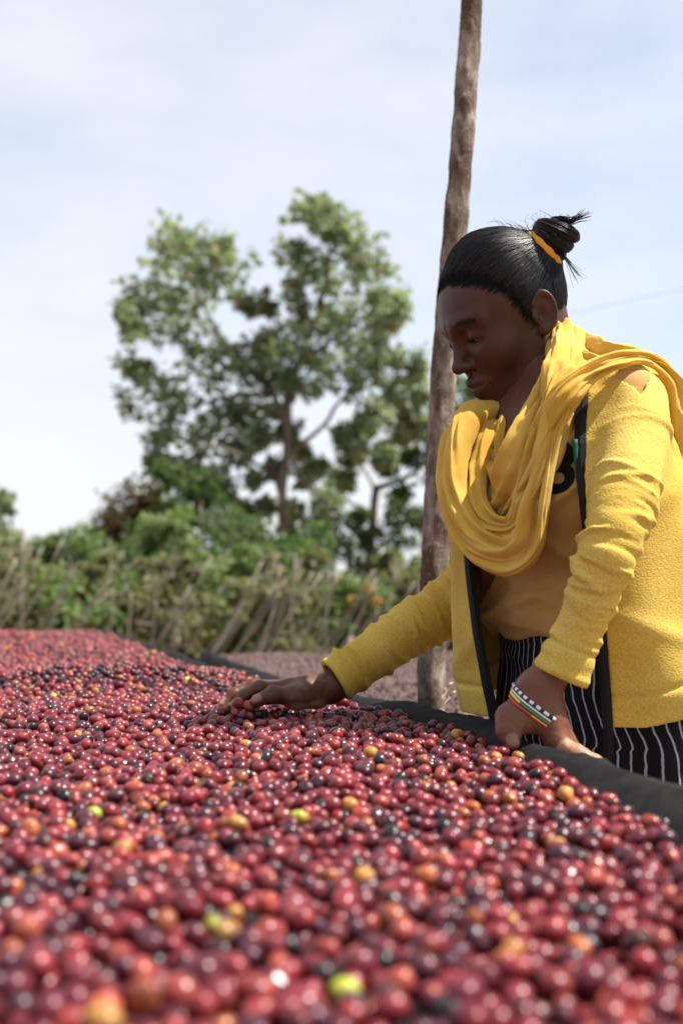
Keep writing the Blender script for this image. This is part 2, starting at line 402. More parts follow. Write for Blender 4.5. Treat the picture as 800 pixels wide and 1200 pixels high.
def dress(P, seed, pal, dark):
    g = np.random.default_rng(seed); n = len(P)
    w = np.array([q[1] for q in pal], float); w /= w.sum(); ci = g.choice(len(pal), n, p=w)
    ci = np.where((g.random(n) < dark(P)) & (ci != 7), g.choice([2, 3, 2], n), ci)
    c = np.array([q[0] for q in pal])[ci] * g.uniform(.75, 1.25, (n, 1)) * g.uniform(.92, 1.08, (n, 3))
    rot = np.stack([g.normal(1.45, .45, n), g.normal(0, .35, n), g.uniform(0, 6.283, n)], 1)
    s = np.clip(g.normal(.98, .115, n), .70, 1.25); s = np.where(ci == 3, s * .93, s)
    return ci, c, rot, s, g.integers(0, 4, n)
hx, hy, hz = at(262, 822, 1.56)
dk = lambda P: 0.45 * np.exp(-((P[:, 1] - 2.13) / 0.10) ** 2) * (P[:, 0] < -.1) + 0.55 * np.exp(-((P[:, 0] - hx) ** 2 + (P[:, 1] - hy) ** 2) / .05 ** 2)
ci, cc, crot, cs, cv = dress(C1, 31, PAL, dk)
CM = [cherry_mesh('coffee_cherry', 0.0064, 0.0073, 1, M_cherry), cherry_mesh('coffee_cherry', 0.0067, 0.0071, 2, M_cherry, .02),
      cherry_mesh('coffee_cherry', 0.0060, 0.0079, 3, M_cherry, .05), cherry_mesh('coffee_cherry', 0.0064, 0.0070, 4, M_cherry, .13)]
# the 300 fruits that show largest are objects of their own
px, py = proj(C1)
top = C1[:, 2] - bed_z(C1[:, 0], C1[:, 1]) > -0.0085
cand = np.where(top & (px > -20) & (px < 820) & (py < 1215) & (C1[:, 1] > 0.3))[0]
own = cand[np.argsort(C1[cand, 1])][:300]
LAB = {'red': 'ripe red coffee cherry lying in the front rows of the bed', 'crimson': 'deep crimson coffee cherry lying in the front rows of the bed',
       'purple': 'overripe dark purple coffee cherry lying in the front rows of the bed', 'black': 'almost black dried coffee cherry lying in the front rows of the bed',
       'scarlet': 'light scarlet coffee cherry lying in the front rows of the bed', 'orange': 'orange half ripe coffee cherry lying in the front rows of the bed',
       'yellow': 'yellow unripe coffee cherry lying in the front rows of the bed', 'green': 'bright green unripe coffee cherry lying in the front rows of the bed'}
# a few bright green and yellow unripe fruits seen in the photograph
for gx_, gy_, kk in ((238, 1084, 7), (284, 1068, 6), (386, 1172, 7), (697, 998, 6)):
    d2 = (px[own] - gx_) ** 2 + (py[own] - gy_) ** 2; q = own[np.argmin(d2)]; ci[q] = kk; cc[q] = np.array(PAL[kk][0]) * (1.1 if kk == 7 else .9)
protos = {}
for q in own:
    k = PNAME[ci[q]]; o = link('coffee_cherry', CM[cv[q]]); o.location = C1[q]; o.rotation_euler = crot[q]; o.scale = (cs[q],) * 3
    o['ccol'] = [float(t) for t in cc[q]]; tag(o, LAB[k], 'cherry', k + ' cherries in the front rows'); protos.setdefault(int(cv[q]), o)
rest = np.ones(len(C1), bool); rest[own] = False
def stuff_cherries(name, label, P, c, rot, s, vid, prot):
    me = bpy.data.meshes.new(name); me.vertices.add(len(P)); me.vertices.foreach_set('co', P.astype(np.float32).ravel())
    for nm, ty, arr in (('ccol', 'FLOAT_VECTOR', c), ('rot', 'FLOAT_VECTOR', rot), ('scl', 'FLOAT', s)):
        a = me.attributes.new(nm, ty, 'POINT'); a.data.foreach_set('vector' if ty == 'FLOAT_VECTOR' else 'value', np.asarray(arr, np.float32).ravel())
    a = me.attributes.new('vid', 'INT', 'POINT'); a.data.foreach_set('value', vid.astype(np.int32))
    o = link(name, me); tag(o, label, 'cherries', kind='stuff')
    g = bpy.data.node_groups.new('scatter_' + name, 'GeometryNodeTree')
    g.interface.new_socket('Geometry', in_out='INPUT', socket_type='NodeSocketGeometry'); g.interface.new_socket('Geometry', in_out='OUTPUT', socket_type='NodeSocketGeometry')
    N, L = g.nodes, g.links
    gi, go = N.new('NodeGroupInput'), N.new('NodeGroupOutput'); ip = N.new('GeometryNodeInstanceOnPoints'); jn = N.new('GeometryNodeJoinGeometry')
    for k in reversed(range(len(prot))):
        oi = N.new('GeometryNodeObjectInfo'); oi.inputs['Object'].default_value = prot[k]; oi.inputs['As Instance'].default_value = True
        oi.transform_space = 'ORIGINAL'; L.new(oi.outputs['Geometry'], jn.inputs[0])
    def na(nm, ty):
        q = N.new('GeometryNodeInputNamedAttribute'); q.data_type = ty; q.inputs['Name'].default_value = nm; return q.outputs[0]
    L.new(gi.outputs[0], ip.inputs['Points']); L.new(jn.outputs[0], ip.inputs['Instance']); ip.inputs['Pick Instance'].default_value = True
    L.new(na('vid', 'INT'), ip.inputs['Instance Index']); L.new(na('scl', 'FLOAT'), ip.inputs['Scale'])
    er = N.new('FunctionNodeEulerToRotation'); L.new(na('rot', 'FLOAT_VECTOR'), er.inputs[0]); L.new(er.outputs[0], ip.inputs['Rotation'])
    L.new(ip.outputs[0], go.inputs[0])
    o.modifiers.new('scatter', 'NODES').node_group = g
    return o
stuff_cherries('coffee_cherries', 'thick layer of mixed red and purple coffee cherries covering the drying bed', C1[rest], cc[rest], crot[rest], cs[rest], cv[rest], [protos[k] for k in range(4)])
PAL2 = [((0.105, 0.080, 0.074), 40), ((0.092, 0.068, 0.064), 34), ((0.125, 0.095, 0.086), 22), ((0.060, 0.044, 0.043), 10), ((0.115, 0.080, 0.072), 6)]
ci2, cc2, cr2, cs2, cv2 = dress(C2, 33, PAL2, lambda P: 0 * P[:, 0])
dryp = link('dried_cherry', cherry_mesh('dried_cherry', 0.0070, 0.0076, 6, M_dry, .10)); k0 = int(np.argmin(np.abs(C2[:, 0] - .1) + np.abs(C2[:, 1] - 2.5) - C2[:, 2]))
dryp.location = C2[k0]; dryp['ccol'] = [0.12, 0.07, 0.07]; tag(dryp, 'single wrinkled dried cherry on top of the mauve second bed', 'cherry')
stuff_cherries('dried_cherries', 'dull mauve brown layer of drying cherries on the second bed', np.delete(C2, k0, 0), np.delete(cc2, k0, 0), np.delete(cr2, k0, 0), np.delete(cs2, k0), 0 * np.delete(cv2, k0), [dryp])

# ================================================================ POLE, FENCE
def bark_material():
    m, n, l, b = mat('bark', rough=0.88, spec=0.25)
    v = coords(n, l, (1, 1, 0.45)); a = noise(n, l, v, 34, 7, 0.68, 0.5); f = noise(n, l, coords(n, l), 120, 5, 0.75); p = noise(n, l, coords(n, l, (1, 1, 0.5)), 17, 4)
    k = ramp(n, l, a, [(0.28, (0.050, 0.034, 0.026)), (0.44, (0.14, 0.103, 0.084)), (0.56, (0.26, 0.205, 0.170)), (0.70, (0.42, 0.36, 0.31))])
    k = mixc(n, l, ramp(n, l, p, [(0.48, (0, 0, 0)), (0.57, (0.92, 0.92, 0.92))]), k, (0.075, 0.042, 0.030))
    k = mixc(n, l, ramp(n, l, f, [(0.56, (0, 0, 0)), (0.70, (0.55, 0.55, 0.55))]), k, (0.42, 0.36, 0.30))
    at_ = attr(n, 'knot'); k = mixc(n, l, at_.outputs['Fac'], k, (0.05, 0.027, 0.018))
    l.new(k, b.inputs['Base Color'])
    c = bump(n, l, b, a, 1.0, 0.006); bump(n, l, b, f, 0.8, 0.003, c)
    return m
def build_pole():
    YB = 1.96
    pts = [at(498, 1250, YB), at(505, 830, YB), at(510, 640, YB), at(521, 420, YB), at(538, 210, YB), at(552, 10, YB), at(563, -220, YB)]
    pts[0].z = -0.3; pts[0].x = pts[1].x - .03
    C = catmull(pts, 420); R = np.interp(np.linspace(0, 1, 420), [0, .35, 1], [.0255, .0235, .0185])
    k = 40; T, N, B = frames(C, (0, -1, 0)); a = np.linspace(0, 2 * np.pi, k, endpoint=False)
    dirs = np.cos(a)[None, :, None] * N[:, None] + np.sin(a)[None, :, None] * B[:, None]
    P = C[:, None] + dirs * R[:, None, None]
    q = P.reshape(-1, 3); d = 0.0009 * vnoise(q, 26) + 0.0014 * vnoise(q * [1, 1, .4], 75) + 0.0007 * vnoise(q, 260); kn = np.zeros(len(q))
    for (kx, ky) in ((548, 33), (559, 32), (544, 85), (545, 123), (541, 118), (556, 143), (534, 195), (540, 205), (546, 250), (529, 380), (528, 442), (511, 478), (528, 520), (517, 560), (512, 610), (524, 660), (508, 800)):
        c = np.array(at(kx, ky, YB - .022)); r2 = ((q - c) * np.array([1, 1, .6])); r2 = (r2 ** 2).sum(1); w = np.exp(-r2 / .0095 ** 2)
        d += .0030 * w - .0030 * np.exp(-r2 / .0042 ** 2); kn = np.maximum(kn, np.exp(-r2 / .0062 ** 2))
    q = q + dirs.reshape(-1, 3) * d[:, None]
    o = mesh_np('wooden_pole', q, grid_faces(420, k), bark_material(), attrs={'knot': kn * .85})
    tag(o, 'tall knotty bare tree pole standing upright behind the woman', 'pole')
build_pole()
def straw():
    root = empty('dry_grass_stalk', at(516, 850, 1.9)); m, n, l, b = mat('straw', (0.50, 0.40, 0.26), 0.8)
    for i, (x1, y1, x2, y2) in enumerate(((514, 835, 524, 806), (516, 836, 519, 812), (513, 836, 528, 816))):
        A, Bp = at(x1, y1 + 60, 1.9), at(x2, y2, 1.9)
        V, F = tube(catmull([A, at(x1, y1, 1.9), at((x1 + x2) / 2 - 1, (y1 + y2) / 2, 1.89), Bp], 12), np.linspace(.0012, .0006, 12), 5); mesh_np('stalk', V, F, m, root)
        V, F = tube([Bp, Bp + Vector((.004, 0, .006)), Bp + Vector((.009, 0, .009))], [.0012, .003, .0006], 6); mesh_np('seed_head', V, F, m, root)
    tag(root, 'pale dry grass stalk sticking up at the foot of the wooden pole', 'grass')
straw()
def fence():
    root = empty('stick_fence', (-1.0, 9.0, 0)); tag(root, 'rough fence of leaning grey sticks in front of the green bushes', 'fence')
    base = []
    for s in range(5):
        z = np.linspace(0, 1, 9); C = np.stack([.025 * vnoise(np.stack([z * 3, z * 0 + s * 7, z * 0], -1)), .02 * vnoise(np.stack([z * 3, z * 0 + s * 5, z * 0 + 3], -1)), z], -1)
        V, F = tube(C, np.interp(z, [0, 1], [1.0, .62]) * (1 + .15 * vnoise(np.stack([z * 8, z, z + s], -1))) * .0074, 7)
        V[:, :2] = C.repeat(7, 0)[:len(V) - 2, :2].tolist() + V[-2:, :2].tolist() if False else V[:, :2]
        o = mesh_np('stick', V, F, M_stick); base.append(o.data); bpy.data.objects.remove(o)
    x = -130.0
    while x < 900:
        Y = 9.0 + rnd.uniform(-.25, .25)
        top = np.interp(x, [-130, 80, 200, 330, 440, 560, 900], [618, 628, 640, 645, 655, 668, 660]) + rnd.choice([rnd.uniform(-14, 14), rnd.uniform(5, 55)])
        lean = rnd.choice([rnd.uniform(62, 100), rnd.uniform(62, 100), rnd.uniform(62, 100), rnd.uniform(62, 100), rnd.uniform(30, 60), rnd.uniform(-6, 10)])
        b_ = at(x - lean * .9, 836, Y); t_ = at(x + lean * .45, top, Y + rnd.uniform(-.1, .1)); d = t_ - b_
        o = link('stick', base[rnd.randrange(5)]); o.parent = root
        f = rnd.choice([.85, 1.0, 1.2, 1.5])
        o.matrix_basis = Matrix.Translation(b_ - root.location - Vector((0, 0, .08))) @ d.to_track_quat('Z', 'Y').to_matrix().to_4x4() @ Matrix.Diagonal((f, f, d.length, 1))
        x += rnd.choice([rnd.uniform(3, 7), rnd.uniform(7, 17)])
    for zz in (.45,):
        V, F = tube(catmull([(x0, 9.0 + .05 * math.sin(x0 * 3), zz + .03 * math.sin(x0 * 2.1)) for x0 in np.linspace(-3.6, 3.6, 14)], 50), .011, 6); mesh_np('rail', V, F, M_stick, root)
fence()
# ================================================================ TREES AND BUSHES
def leaf_material(name, cols, trans=0.5):
    m, n, l, b = mat(name, rough=0.55, spec=0.35)
    a = attr(n, 'leafvar').outputs['Fac']
    c = ramp(n, l, a, cols); l.new(c, b.inputs['Base Color'])
    t = n.new('ShaderNodeBsdfTranslucent'); l.new(mixc(n, l, 1.0, c, (0.95, 1.1, 0.62), 'MULTIPLY'), t.inputs[0])
    x = n.new('ShaderNodeMixShader'); x.inputs[0].default_value = trans
    l.new(b.outputs[0], x.inputs[1]); l.new(t.outputs[0], x.inputs[2]); l.new(x.outputs[0], n['Material Output'].inputs[0])
    return m
G1 = leaf_material('grey_green_leaf', [(0, (0.12, 0.15, 0.092)), (.5, (0.225, 0.265, 0.17)), (.9, (0.37, 0.41, 0.28)), (1, (0.34, 0.26, 0.13))])
G2 = leaf_material('dark_green_leaf', [(0, (0.045, 0.075, 0.030)), (.5, (0.080, 0.130, 0.048)), (1, (0.150, 0.200, 0.080))])
G3 = leaf_material('light_green_leaf', [(0, (0.090, 0.140, 0.045)), (.5, (0.150, 0.210, 0.075)), (1, (0.240, 0.290, 0.130))])
G4 = leaf_material('rusty_leaf', [(0, (0.050, 0.060, 0.025)), (.45, (0.095, 0.075, 0.030)), (1, (0.200, 0.105, 0.040))])
G5 = leaf_material('dry_hedge_leaf', [(0, (0.085, 0.095, 0.045)), (.5, (0.165, 0.170, 0.085)), (.8, (0.26, 0.235, 0.125)), (1, (0.38, 0.31, 0.18))])
GF = leaf_material('yellow_flower', [(0, (0.45, 0.24, 0.03)), (1, (0.55, 0.38, 0.06))], .2)
M_trunk = wood_material('trunk_bark', (0.085, 0.065, 0.050), (0.17, 0.135, 0.105), (0.30, 0.26, 0.21), 1.5, 9)
def leaves(clumps, size, dens, g, sub=0.34, droop=0.3):
    """leaf-sized folded faces gathered in tufts through every clump"""
    Vs, A = [], []
    for c, r in clumps:
        r = np.asarray(r, float) * np.ones(3)
        nt = max(6, int(dens * 27))
        d = g.normal(size=(nt, 3)); d /= np.linalg.norm(d, axis=1)[:, None]
        tc_ = np.asarray(c) + d * r * (g.random((nt, 1)) ** 0.36) * 1.38
        for t in tc_:
            m = int(g.integers(9, 20)); s = sub * r.mean() * g.uniform(.5, 1.5)
            p = t + g.normal(0, 1, (m, 3)) * s * np.array([.55, .55, .40])
            ax = p - t + g.normal(0, .5 * s, (m, 3)); ax[:, 2] -= droop * s; ax /= np.linalg.norm(ax, axis=1)[:, None] + 1e-9
            nrm = g.normal(0, .6, (m, 3)) + np.array([0, 0, 1.0]); w = np.cross(ax, nrm); w /= np.linalg.norm(w, axis=1)[:, None] + 1e-9
            up = np.cross(w, ax); L = size * g.uniform(.65, 1.3, (m, 1)); W = L * g.uniform(.30, .42, (m, 1))
            q = np.stack([p, p + ax * L * .45 + w * W + up * L * .10, p + ax * L - up * L * .10, p + ax * L * .45 - w * W + up * L * .10], 1)
            Vs.append(q.reshape(-1, 3)); A.append(np.repeat(np.clip(g.normal(.5, .22, m) + g.normal(0, .1), 0, 1), 4))
    V = np.concatenate(Vs); return V, np.arange(len(V)).reshape(-1, 4), np.concatenate(A)
def tree(name, label, cat, group, Y, limbs, clumps, size, lmat, dens=1.0, seed=0, sub=0.34, jit=0.5, extra=None):
    g = np.random.default_rng(seed); k = Y / FPX
    root = empty(name, at(limbs[0][0][0], 690, Y)); root.location.z = 0; tag(root, label, cat, group)
    V0 = None
    for i, lb in enumerate(limbs):
        pts, r0, r1 = [q[:2] for q in lb[:-2]], lb[-2], lb[-1]
        P = [np.array(at(a, b, Y)) for a, b in pts]
        if i == 0: P = [np.array([P[0][0], Y, -.2])] + P
        else:
            for j in range(1, len(P)): P[j] = P[j] + np.array([0, g.normal(0, .35) * j, 0])
        n = 6 * len(P); C = catmull(P, n); C += (.03 * vnoise(C * 2.0 + i))[:, None] * np.array([1, 1, .2])
        tb = tube(C, np.linspace(r0, r1, n) * (1 + .12 * vnoise(C, 4)), 9 if i == 0 else 7)
        if i == 0: V0 = tb; br = []
        else: br.append(tb)
    tr = mesh_np('trunk', *V0, M_trunk, root)
    if br: mesh_np('branches', *joinm(br), M_trunk, root)
    cl = []
    for q in clumps:
        c = np.array(at(q[0], q[1], Y)); r = q[2] * k; c[1] += g.normal(0, jit); cl.append((c, (r, r * 1.1, r * .85)))
    V, F, A = leaves(cl, size, dens, g, sub); mesh_np('crown', V, F, lmat, root, smooth=False, attrs={'leafvar': A})
    if extra:
        cl = [(np.array(at(a, b, Y - .35)), r * k) for a, b, r in extra]
        V, F, A = leaves(cl, size * .6, .22, g); mesh_np('blossom', V, F, GF, root, smooth=False, attrs={'leafvar': A})
    return root
tree('tall_tree', 'tall loose crowned tree with a slim bare trunk behind the fence', 'tree', None, 20.0,
     [[(333, 770), (334, 700), (333, 640), (331, 575), (337, 515), (337, 470), .115, .075],
      [(337, 500), (318, 458), (288, 420), (250, 380), (218, 320), .07, .02], [(288, 420), (235, 405), (185, 395), .04, .015], [(318, 458), (260, 470), (190, 480), .04, .012],
      [(337, 475), (350, 425), (372, 365), (386, 305), (376, 245), .075, .018], [(350, 425), (400, 395), (450, 355), .045, .015], [(340, 460), (395, 440), (470, 430), .04, .012],
      [(335, 535), (356, 518), (382, 498), (400, 478), (440, 455), .055, .018], [(340, 535), (362, 570), (384, 605), (388, 640), .05, .025], [(332, 565), (305, 545), (265, 538), (225, 550), .045, .012],
      [(331, 590), (318, 540), (312, 515), .03, .010], [(382, 498), (392, 515), (398, 540), .02, .008], [(336, 470), (330, 420), (312, 360), .04, .010]],
     [(215, 288, 30), (190, 312, 28), (160, 352, 22), (145, 358, 10), (240, 306, 28), (268, 335, 24), (292, 346, 15), (215, 350, 32), (182, 385, 28), (163, 432, 16), (232, 400, 26), (178, 462, 26), (205, 468, 22),
      (255, 448, 30), (285, 415, 24), (190, 508, 16), (228, 500, 28), (262, 490, 25), (295, 475, 24), (188, 545, 11), (215, 542, 18), (246, 560, 14), (205, 270, 16), (262, 305, 12), (150, 375, 10),
      (374, 246, 13), (364, 268, 18), (396, 268, 20), (342, 300, 18), (375, 310, 26), (412, 298, 24), (432, 330, 26), (457, 350, 18), (348, 345, 18), (386, 352, 30), (422, 372, 28), (455, 382, 18),
      (365, 392, 26), (398, 408, 30), (436, 408, 24), (335, 415, 24), (310, 398, 14), (340, 452, 24), (303, 438, 24), (372, 448, 24), (410, 448, 22), (452, 432, 20), (480, 424, 16), (492, 450, 14), (466, 464, 16),
      (440, 494, 14), (404, 515, 11), (470, 505, 12), (492, 488, 11), (284, 528, 14), (306, 510, 12), (335, 500, 11), (372, 545, 9), (312, 354, 7), (325, 545, 8), (300, 560, 9), (270, 575, 12), (350, 520, 8), (385, 590, 12), (372, 615, 10), (400, 560, 9), (420, 535, 10), (310, 590, 8), (345, 600, 8), (285, 595, 9), (450, 535, 9), (475, 480, 10)],
     .150, G1, .66, 1, .34, .55)
tree('spreading_tree', 'lower forked tree with dark twisting limbs to one side of the tall trunk', 'tree', None, 24.0,
     [[(431, 740), (432, 680), (433, 640), (437, 600), (441, 572), .13, .08],
      [(441, 572), (458, 566), (485, 556), (505, 535), (522, 512), .07, .02], [(440, 575), (430, 552), (421, 530), (424, 500), .05, .012], [(485, 556), (500, 565), (518, 575), .03, .01], [(436, 600), (410, 590), (388, 570), .04, .012], [(505, 535), (530, 520), (556, 500), .03, .012]],
     [(500, 512, 14), (520, 488, 18), (482, 536, 11), (514, 556, 15), (425, 505, 11), (396, 622, 24), (378, 602, 16), (366, 640, 24), (410, 655, 28), (440, 640, 22), (470, 652, 25), (500, 640, 22), (522, 655, 22), (545, 640, 25),
      (360, 565, 10), (402, 572, 13), (462, 606, 14), (494, 604, 12), (545, 455, 20), (560, 500, 22), (385, 670, 26), (350, 680, 24), (430, 680, 24), (490, 680, 24), (540, 685, 26), (420, 610, 10), (450, 545, 10), (470, 580, 10), (455, 520, 12), (508, 530, 12), (530, 545, 14), (410, 540, 9), (535, 600, 14), (345, 625, 14), (330, 650, 16)],
     .15, G2, .70, 2, .34, .6)
def bush(label, Y, cl, m, size, seed, group=None, dens=1.0, extra=None, name='bush', cat='bush'):
    cx = sum(q[0] for q in cl) / len(cl); cy = sum(q[1] for q in cl) / len(cl)
    limbs = [[(cx, 760), (cx + 2, 720), (cx - 1, cy + 15), .06, .03]] + [[(cx, 735), ((cx + q[0]) / 2, (735 + q[1]) / 2 + 6), (q[0], q[1]), .03, .01] for q in cl[:5]]
    return tree(name, label, cat, group, Y, limbs, cl, size, m, dens, seed, .36, .35, extra)
bush('dark rusty topped tree rising above the pale bushes', 25, [(152, 588, 22), (132, 618, 18), (168, 600, 20), (150, 612, 22), (180, 582, 16), (140, 645, 22), (118, 628, 10), (165, 635, 22), (150, 668, 26)], G4, .14, 3, name='rusty_tree', cat='tree')
bush('tall dark green bush growing against the tall slim trunk', 17.5, [(222, 590, 22), (250, 606, 24), (236, 572, 16), (272, 632, 24), (244, 640, 34), (290, 615, 16), (204, 562, 12), (280, 668, 28), (230, 680, 34), (205, 610, 18), (318, 660, 18), (305, 690, 26), (250, 710, 34)], G2, .12, 4, dens=1.1)
bush('light green rounded bush below the rusty topped tree', 16, [(176, 632, 20), (204, 622, 20), (190, 656, 28), (160, 656, 18), (218, 650, 20), (178, 690, 30), (212, 690, 26), (145, 672, 16)], G3, .115, 5, dens=1.1)
bush('pale green bush row at the left of the rusty topped tree', 18, [(86, 634, 17), (62, 644, 20), (34, 648, 20), (110, 648, 20), (84, 668, 30), (40, 682, 32), (126, 676, 26), (70, 710, 34), (110, 715, 32), (15, 700, 30)], G3, .11, 6, dens=.9)
bush('tree with a loose grey green crown beside the pale bush row', 15, [(-6, 590, 14), (-22, 615, 22), (-4, 636, 18), (-40, 590, 28), (-50, 640, 30), (-20, 670, 24), (-70, 700, 34)], G1, .12, 7, name='leafy_tree', cat='tree')
hedge = [(-60, 11.2), (-5, 10.3), (45, 11.1), (100, 10.2), (150, 11), (205, 10.3), (262, 11.2), (318, 10.3), (372, 11.1), (425, 10.2), (478, 10.9), (535, 10.4), (595, 11), (660, 10.4), (730, 11), (800, 10.4), (880, 11)]
for i, (hxp, Y) in enumerate(hedge):
    g = np.random.default_rng(50 + i)
    cl = [(hxp + g.uniform(-34, 34), g.uniform(682, 770), g.uniform(15, 26)) for _ in range(9)] + [(hxp + g.uniform(-30, 30), g.uniform(650, 700), g.uniform(6, 14)) for _ in range(3)]
    bl = hxp == 425
    bush('shrub dotted with yellow blossom growing behind the stick fence' if bl else ('straggly dry yellowish green shrub growing right behind the stick fence' if i % 3 else 'leafy fresh green shrub growing right behind the stick fence'), Y, cl, G3 if bl else (G5 if i % 3 else G3), .080, 60 + i,
         None if bl else ('dry shrubs behind the stick fence' if i % 3 else 'green shrubs behind the stick fence'), .48, [(430, 688, 1.5), (414, 704, 1.2), (441, 704, 1.4)] if bl else None, name='shrub', cat='shrub')

for i, hxp in enumerate((-70, 0, 75, 145, 215, 285, 355, 430, 500, 570, 650, 740, 830)):
    g = np.random.default_rng(150 + i); Y = 13.5 + g.uniform(-.6, .6); hi = float(np.interp(hxp, [-70, 100, 280, 430, 830], [650, 655, 640, 655, 660])) + g.uniform(-22, 30)
    cl = [(hxp + g.uniform(-42, 42), g.uniform(hi + 20, 765), g.uniform(20, 32)) for _ in range(9)] + [(hxp + g.uniform(-36, 36), g.uniform(hi, hi + 25), g.uniform(10, 18)) for _ in range(4)]
    bush('tall dense mid green bush standing one row back from the stick fence', Y, cl, (G2, G5, G3)[i % 3] if i % 2 else G2, .10, 160 + i, 'bushes one row back from the fence', .55)
V, F = tube(catmull([at(330, 440, 30), at(530, 396, 30), at(720, 356, 30), at(800, 338, 30), at(1000, 288, 30), at(1400, 150, 30)], 60), .0045, 5)
M_cable, *_ = mat('cable_sheath', (.03, .03, .03), .6); tag(mesh_np('overhead_cable', V, F, M_cable), 'thin dark cable strung through the open sky behind the woman', 'cable')
# ================================================================ THE WOMAN
A3 = lambda *q: np.array(at(*q), np.float32)
ZUP = np.array([0, 0, 1.0])
# torso frame: Fv the way the chest faces, Lv her left
Lv = np.array([0.47, -0.883, 0.0]); Fv = np.array([-0.883, -0.47, 0.0])
_zc = np.array([0.30, 0.80, 0.87, 0.995, 1.158, 1.284, 1.335, 1.42])
_xc = np.array([0.355, 0.353, 0.350, 0.322, 0.292, 0.277, 0.268, 0.262]); _yc = np.array([1.52, 1.51, 1.50, 1.475, 1.45, 1.465, 1.47, 1.47])
def tcoord(P):
    z = P[:, 2]; dx = P[:, 0] - np.interp(z, _zc, _xc); dy = P[:, 1] - np.interp(z, _zc, _yc)
    return dx * Lv[0] + dy * Lv[1], dx * Fv[0] + dy * Fv[1], z
def s_ring(l, f, a, bf, bb):
    b = np.where(f > 0, bf, bb); e = np.sqrt((l / a) ** 2 + (f / b) ** 2) + 1e-6
    return (e - 1) * e / (np.sqrt((l / a ** 2) ** 2 + (f / b ** 2) ** 2) + 1e-6)
def tpoint(z, th, a, b):
    """point of the ring at height z, th measured from the front towards her left"""
    c = np.array([np.interp(z, _zc, _xc), np.interp(z, _zc, _yc), z])
    k = 1 / math.sqrt((math.sin(th) / a) ** 2 + (math.cos(th) / b) ** 2)
    return c + Lv * math.sin(th) * k + Fv * math.cos(th) * k
BODY = np.array([(.76, .150, .105, .115), (.87, .158, .108, .120), (.95, .138, .098, .10), (1.0, .122, .090, .085), (1.08, .126, .097, .088), (1.16, .138, .112, .092), (1.22, .142, .104, .096), (1.28, .125, .080, .085), (1.315, .085, .058, .062), (1.35, .048, .046, .048)])
def body_ring(P, grow):
    l, f, z = tcoord(P); k = [np.interp(z, BODY[:, 0], BODY[:, i]) + grow for i in (1, 2, 3)]
    return s_ring(l, f, *k)
# ---- joints
SHL, ELL, WRL = A3(738, 470, 1.345), A3(709, 636, 1.245), A3(634, 806, 1.270)
SHR, ELR, WRR = A3(580, 512, 1.590), A3(556, 684, 1.655), A3(388, 806, 1.610)
NECK = A3(646, 446, 1.475)
yaw, pit = math.radians(17), math.radians(30)
hF = np.array([-math.cos(yaw) * math.cos(pit), -math.sin(yaw) * math.cos(pit), -math.sin(pit)])
hL = np.array([-hF[1], hF[0], 0]); hL /= np.linalg.norm(hL); hU = np.cross(hF, hL)
rl = math.radians(-3); hL, hU = hL * math.cos(rl) + hU * math.sin(rl), hU * math.cos(rl) - hL * math.sin(rl)
HS = 0.955
HO = A3(627, 373, 1.415) - 0.066 * HS * hL
HR = np.stack([hF, hL, hU])                      # rows: head axes
def to_head(P): return (((P - HO) @ HR.T) / HS).astype(np.float32)
def from_head(Q):
    Q = np.array(Q, float); s = np.clip(Q[..., 0] / .08, 0, 1)
    Q[..., 0] -= s * (.009 + .16 * np.clip(Q[..., 2] - .045, 0, .09))
    return (Q * HS) @ HR + HO
neck_h = to_head(NECK[None])[0]
def mir(P): Q = P.copy(); Q[:, 1] = np.abs(Q[:, 1]); return Q
def s_skull(Q):
    M = mir(Q)
    d = s_ell(Q, (-.003, 0, .045), (.087, .0715, .087))
    d = smin(d, s_ell(Q, (.024, 0, .048), (.058, .062, .066)), .03)
    d = smin(d, s_ell(Q, (.063, 0, .054), (.020, .043, .030)), .03)
    return smin(d, s_ell(Q, (.048, 0, -.010), (.042, .051, .067)), .03)
